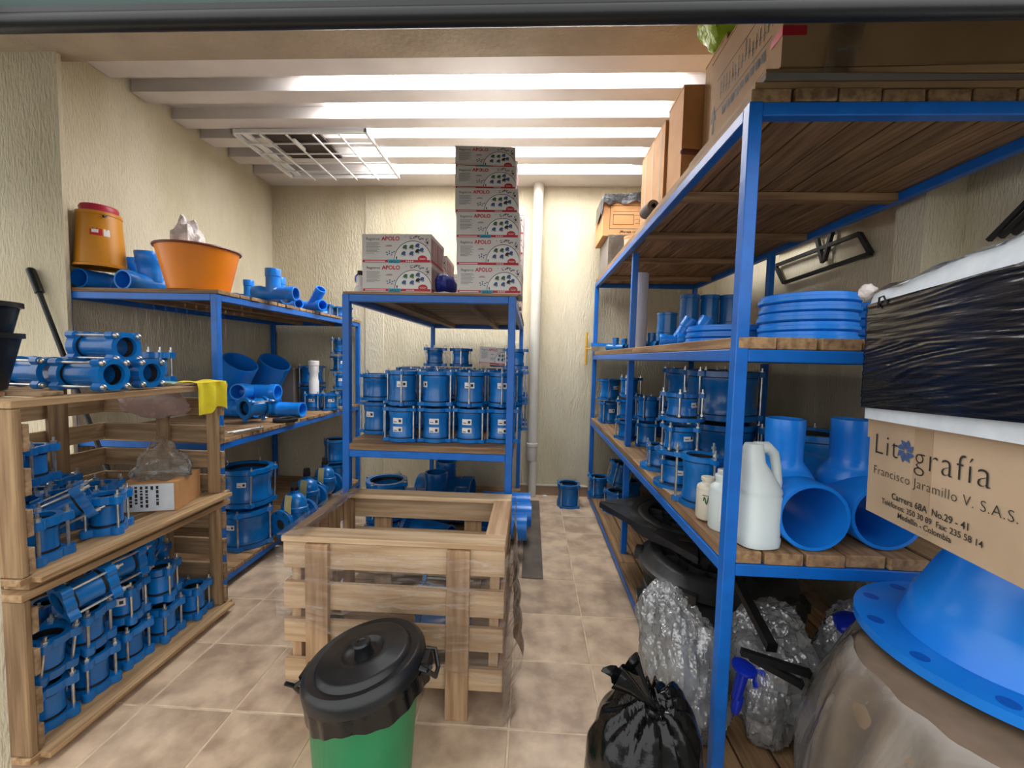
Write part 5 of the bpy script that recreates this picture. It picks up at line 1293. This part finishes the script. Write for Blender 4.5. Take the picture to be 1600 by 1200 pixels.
k=MB(); k.box((-.0012,-.22,.01),(-.0004,-.165,HH)); k.build('tape_strip',TAPE,lb)
k=MB()
TX=lambda y,z: Matrix.Translation((-.0022,y,z)) @ Matrix.Rotation(-PI/2,4,'Z') @ Matrix.Rotation(PI/2,4,'X')
def put(t,s,y,z,b=0,sp=1.0,m_=0): k.m=m_; k.X=TX(y,z); k.raw(text_geo(t,s,b,'LEFT',sp)); k.X=Matrix.Identity(4)
put('Lit',.080,-.022,.168,-.016,1.12); put('grafía',.082,-.168,.160,-.016,1.12)
k.build('printed_name',INK_SHADE,lb); k=MB(); put('Francisco Jaramillo V. S.A.S.',.0325,-.025,.112,-.012,1.08)
k.build('printed_line',INK_SHADE,lb); k=MB(); put('Carrera 68A  No.29 - 41',.0225,-.10,.062,.012); put('Teléfonos: 350 30 89  Fax: 235 58 14',.0195,-.065,.040,.010); put('Medellín - Colombia',.0195,-.125,.020,.010)
k.build('printed_address',INK_SHADE,lb); k=MB()
for q in range(8):
    a=2*PI*q/8; cy,cz=-.139,.193; f=lambda r_,t_:(-.0024,cy-r_*math.cos(t_),cz+r_*math.sin(t_))
    k.add([f(.003,a+.2),f(.022,a),f(.031,a+.55),f(.021,a+.68)],[(0,3,2,1)])
k.build('pinwheel_emblem',PBLUE,lb)
wbx=near_box('wrapped_box','white foam box wrapped in shiny black stretch film on top of the printed carton',1.355,1.76,.6,.5,dx=-.033,tilt=-.03)
k=MB(); k.box((.008,-LL,0),(WW,-.002,.045)); k.build('foam_base',FOAM,wbx)
k=MB()
def bw(u,v):
    s=u*1.1; z=.030+.285*v
    w_=v*34+s*(5 if v>.5+.5*(.8-s) else -16)+3*noise3((s*3,v*4,7)); n_=.0035*abs(noise3((s*2.5,w_*.55,0)))+.0022*noise3((s*7,w_*1.3,3))
    if s<.46: return (WW-s-.0, .004+n_, z)
    return (-.002-n_,.004-(s-.46),z+.02*((s-.46)))
k.grid(110,110,bw); k.build('stretch_film',STRETCH,wbx,sharp=80)
k=MB(); k.box((.006,-LL,.046),(WW-.01,-.002,.305)); k.build('box_core',BLACKP,wbx)
k=MB(); 
k.add([(.0,0,.29),(.0,-LL,.325),(WW,-LL,.325),(WW,0,.29),(.01,-.008,.345),(.01,-LL,.392),(WW,-LL,.392),(WW,-.008,.345)],[(0,1,5,4),(1,2,6,5),(2,3,7,6),(3,0,4,7),(4,5,6,7),(3,2,1,0)]); k.build('foam_lid',FOAM,wbx)
k=MB(); k.grid(24,12,lambda u,v:(-.004+.3*v,-.0-LL*u,.352+.046*u+.012*noise3((u*7,v*6,0))+.006-(.02 if v==0 else 0))); k.build('clear_film',BAGC,wbx)
k=MB(); k.ell((-.0,.004,.352),(.022,.018,.022),12,8,lambda q,d:q*(1+.3*noise3(d,3))); k.build('torn_corner',WBAG,wbx)
k=MB(); k.sweep([(-.006,-.055,.298),(-.008,-.062,.325),(-.008,-.078,.326),(-.006,-.09,.303)],.0025,6); k.build('strap_end',BLACKP,wbx)
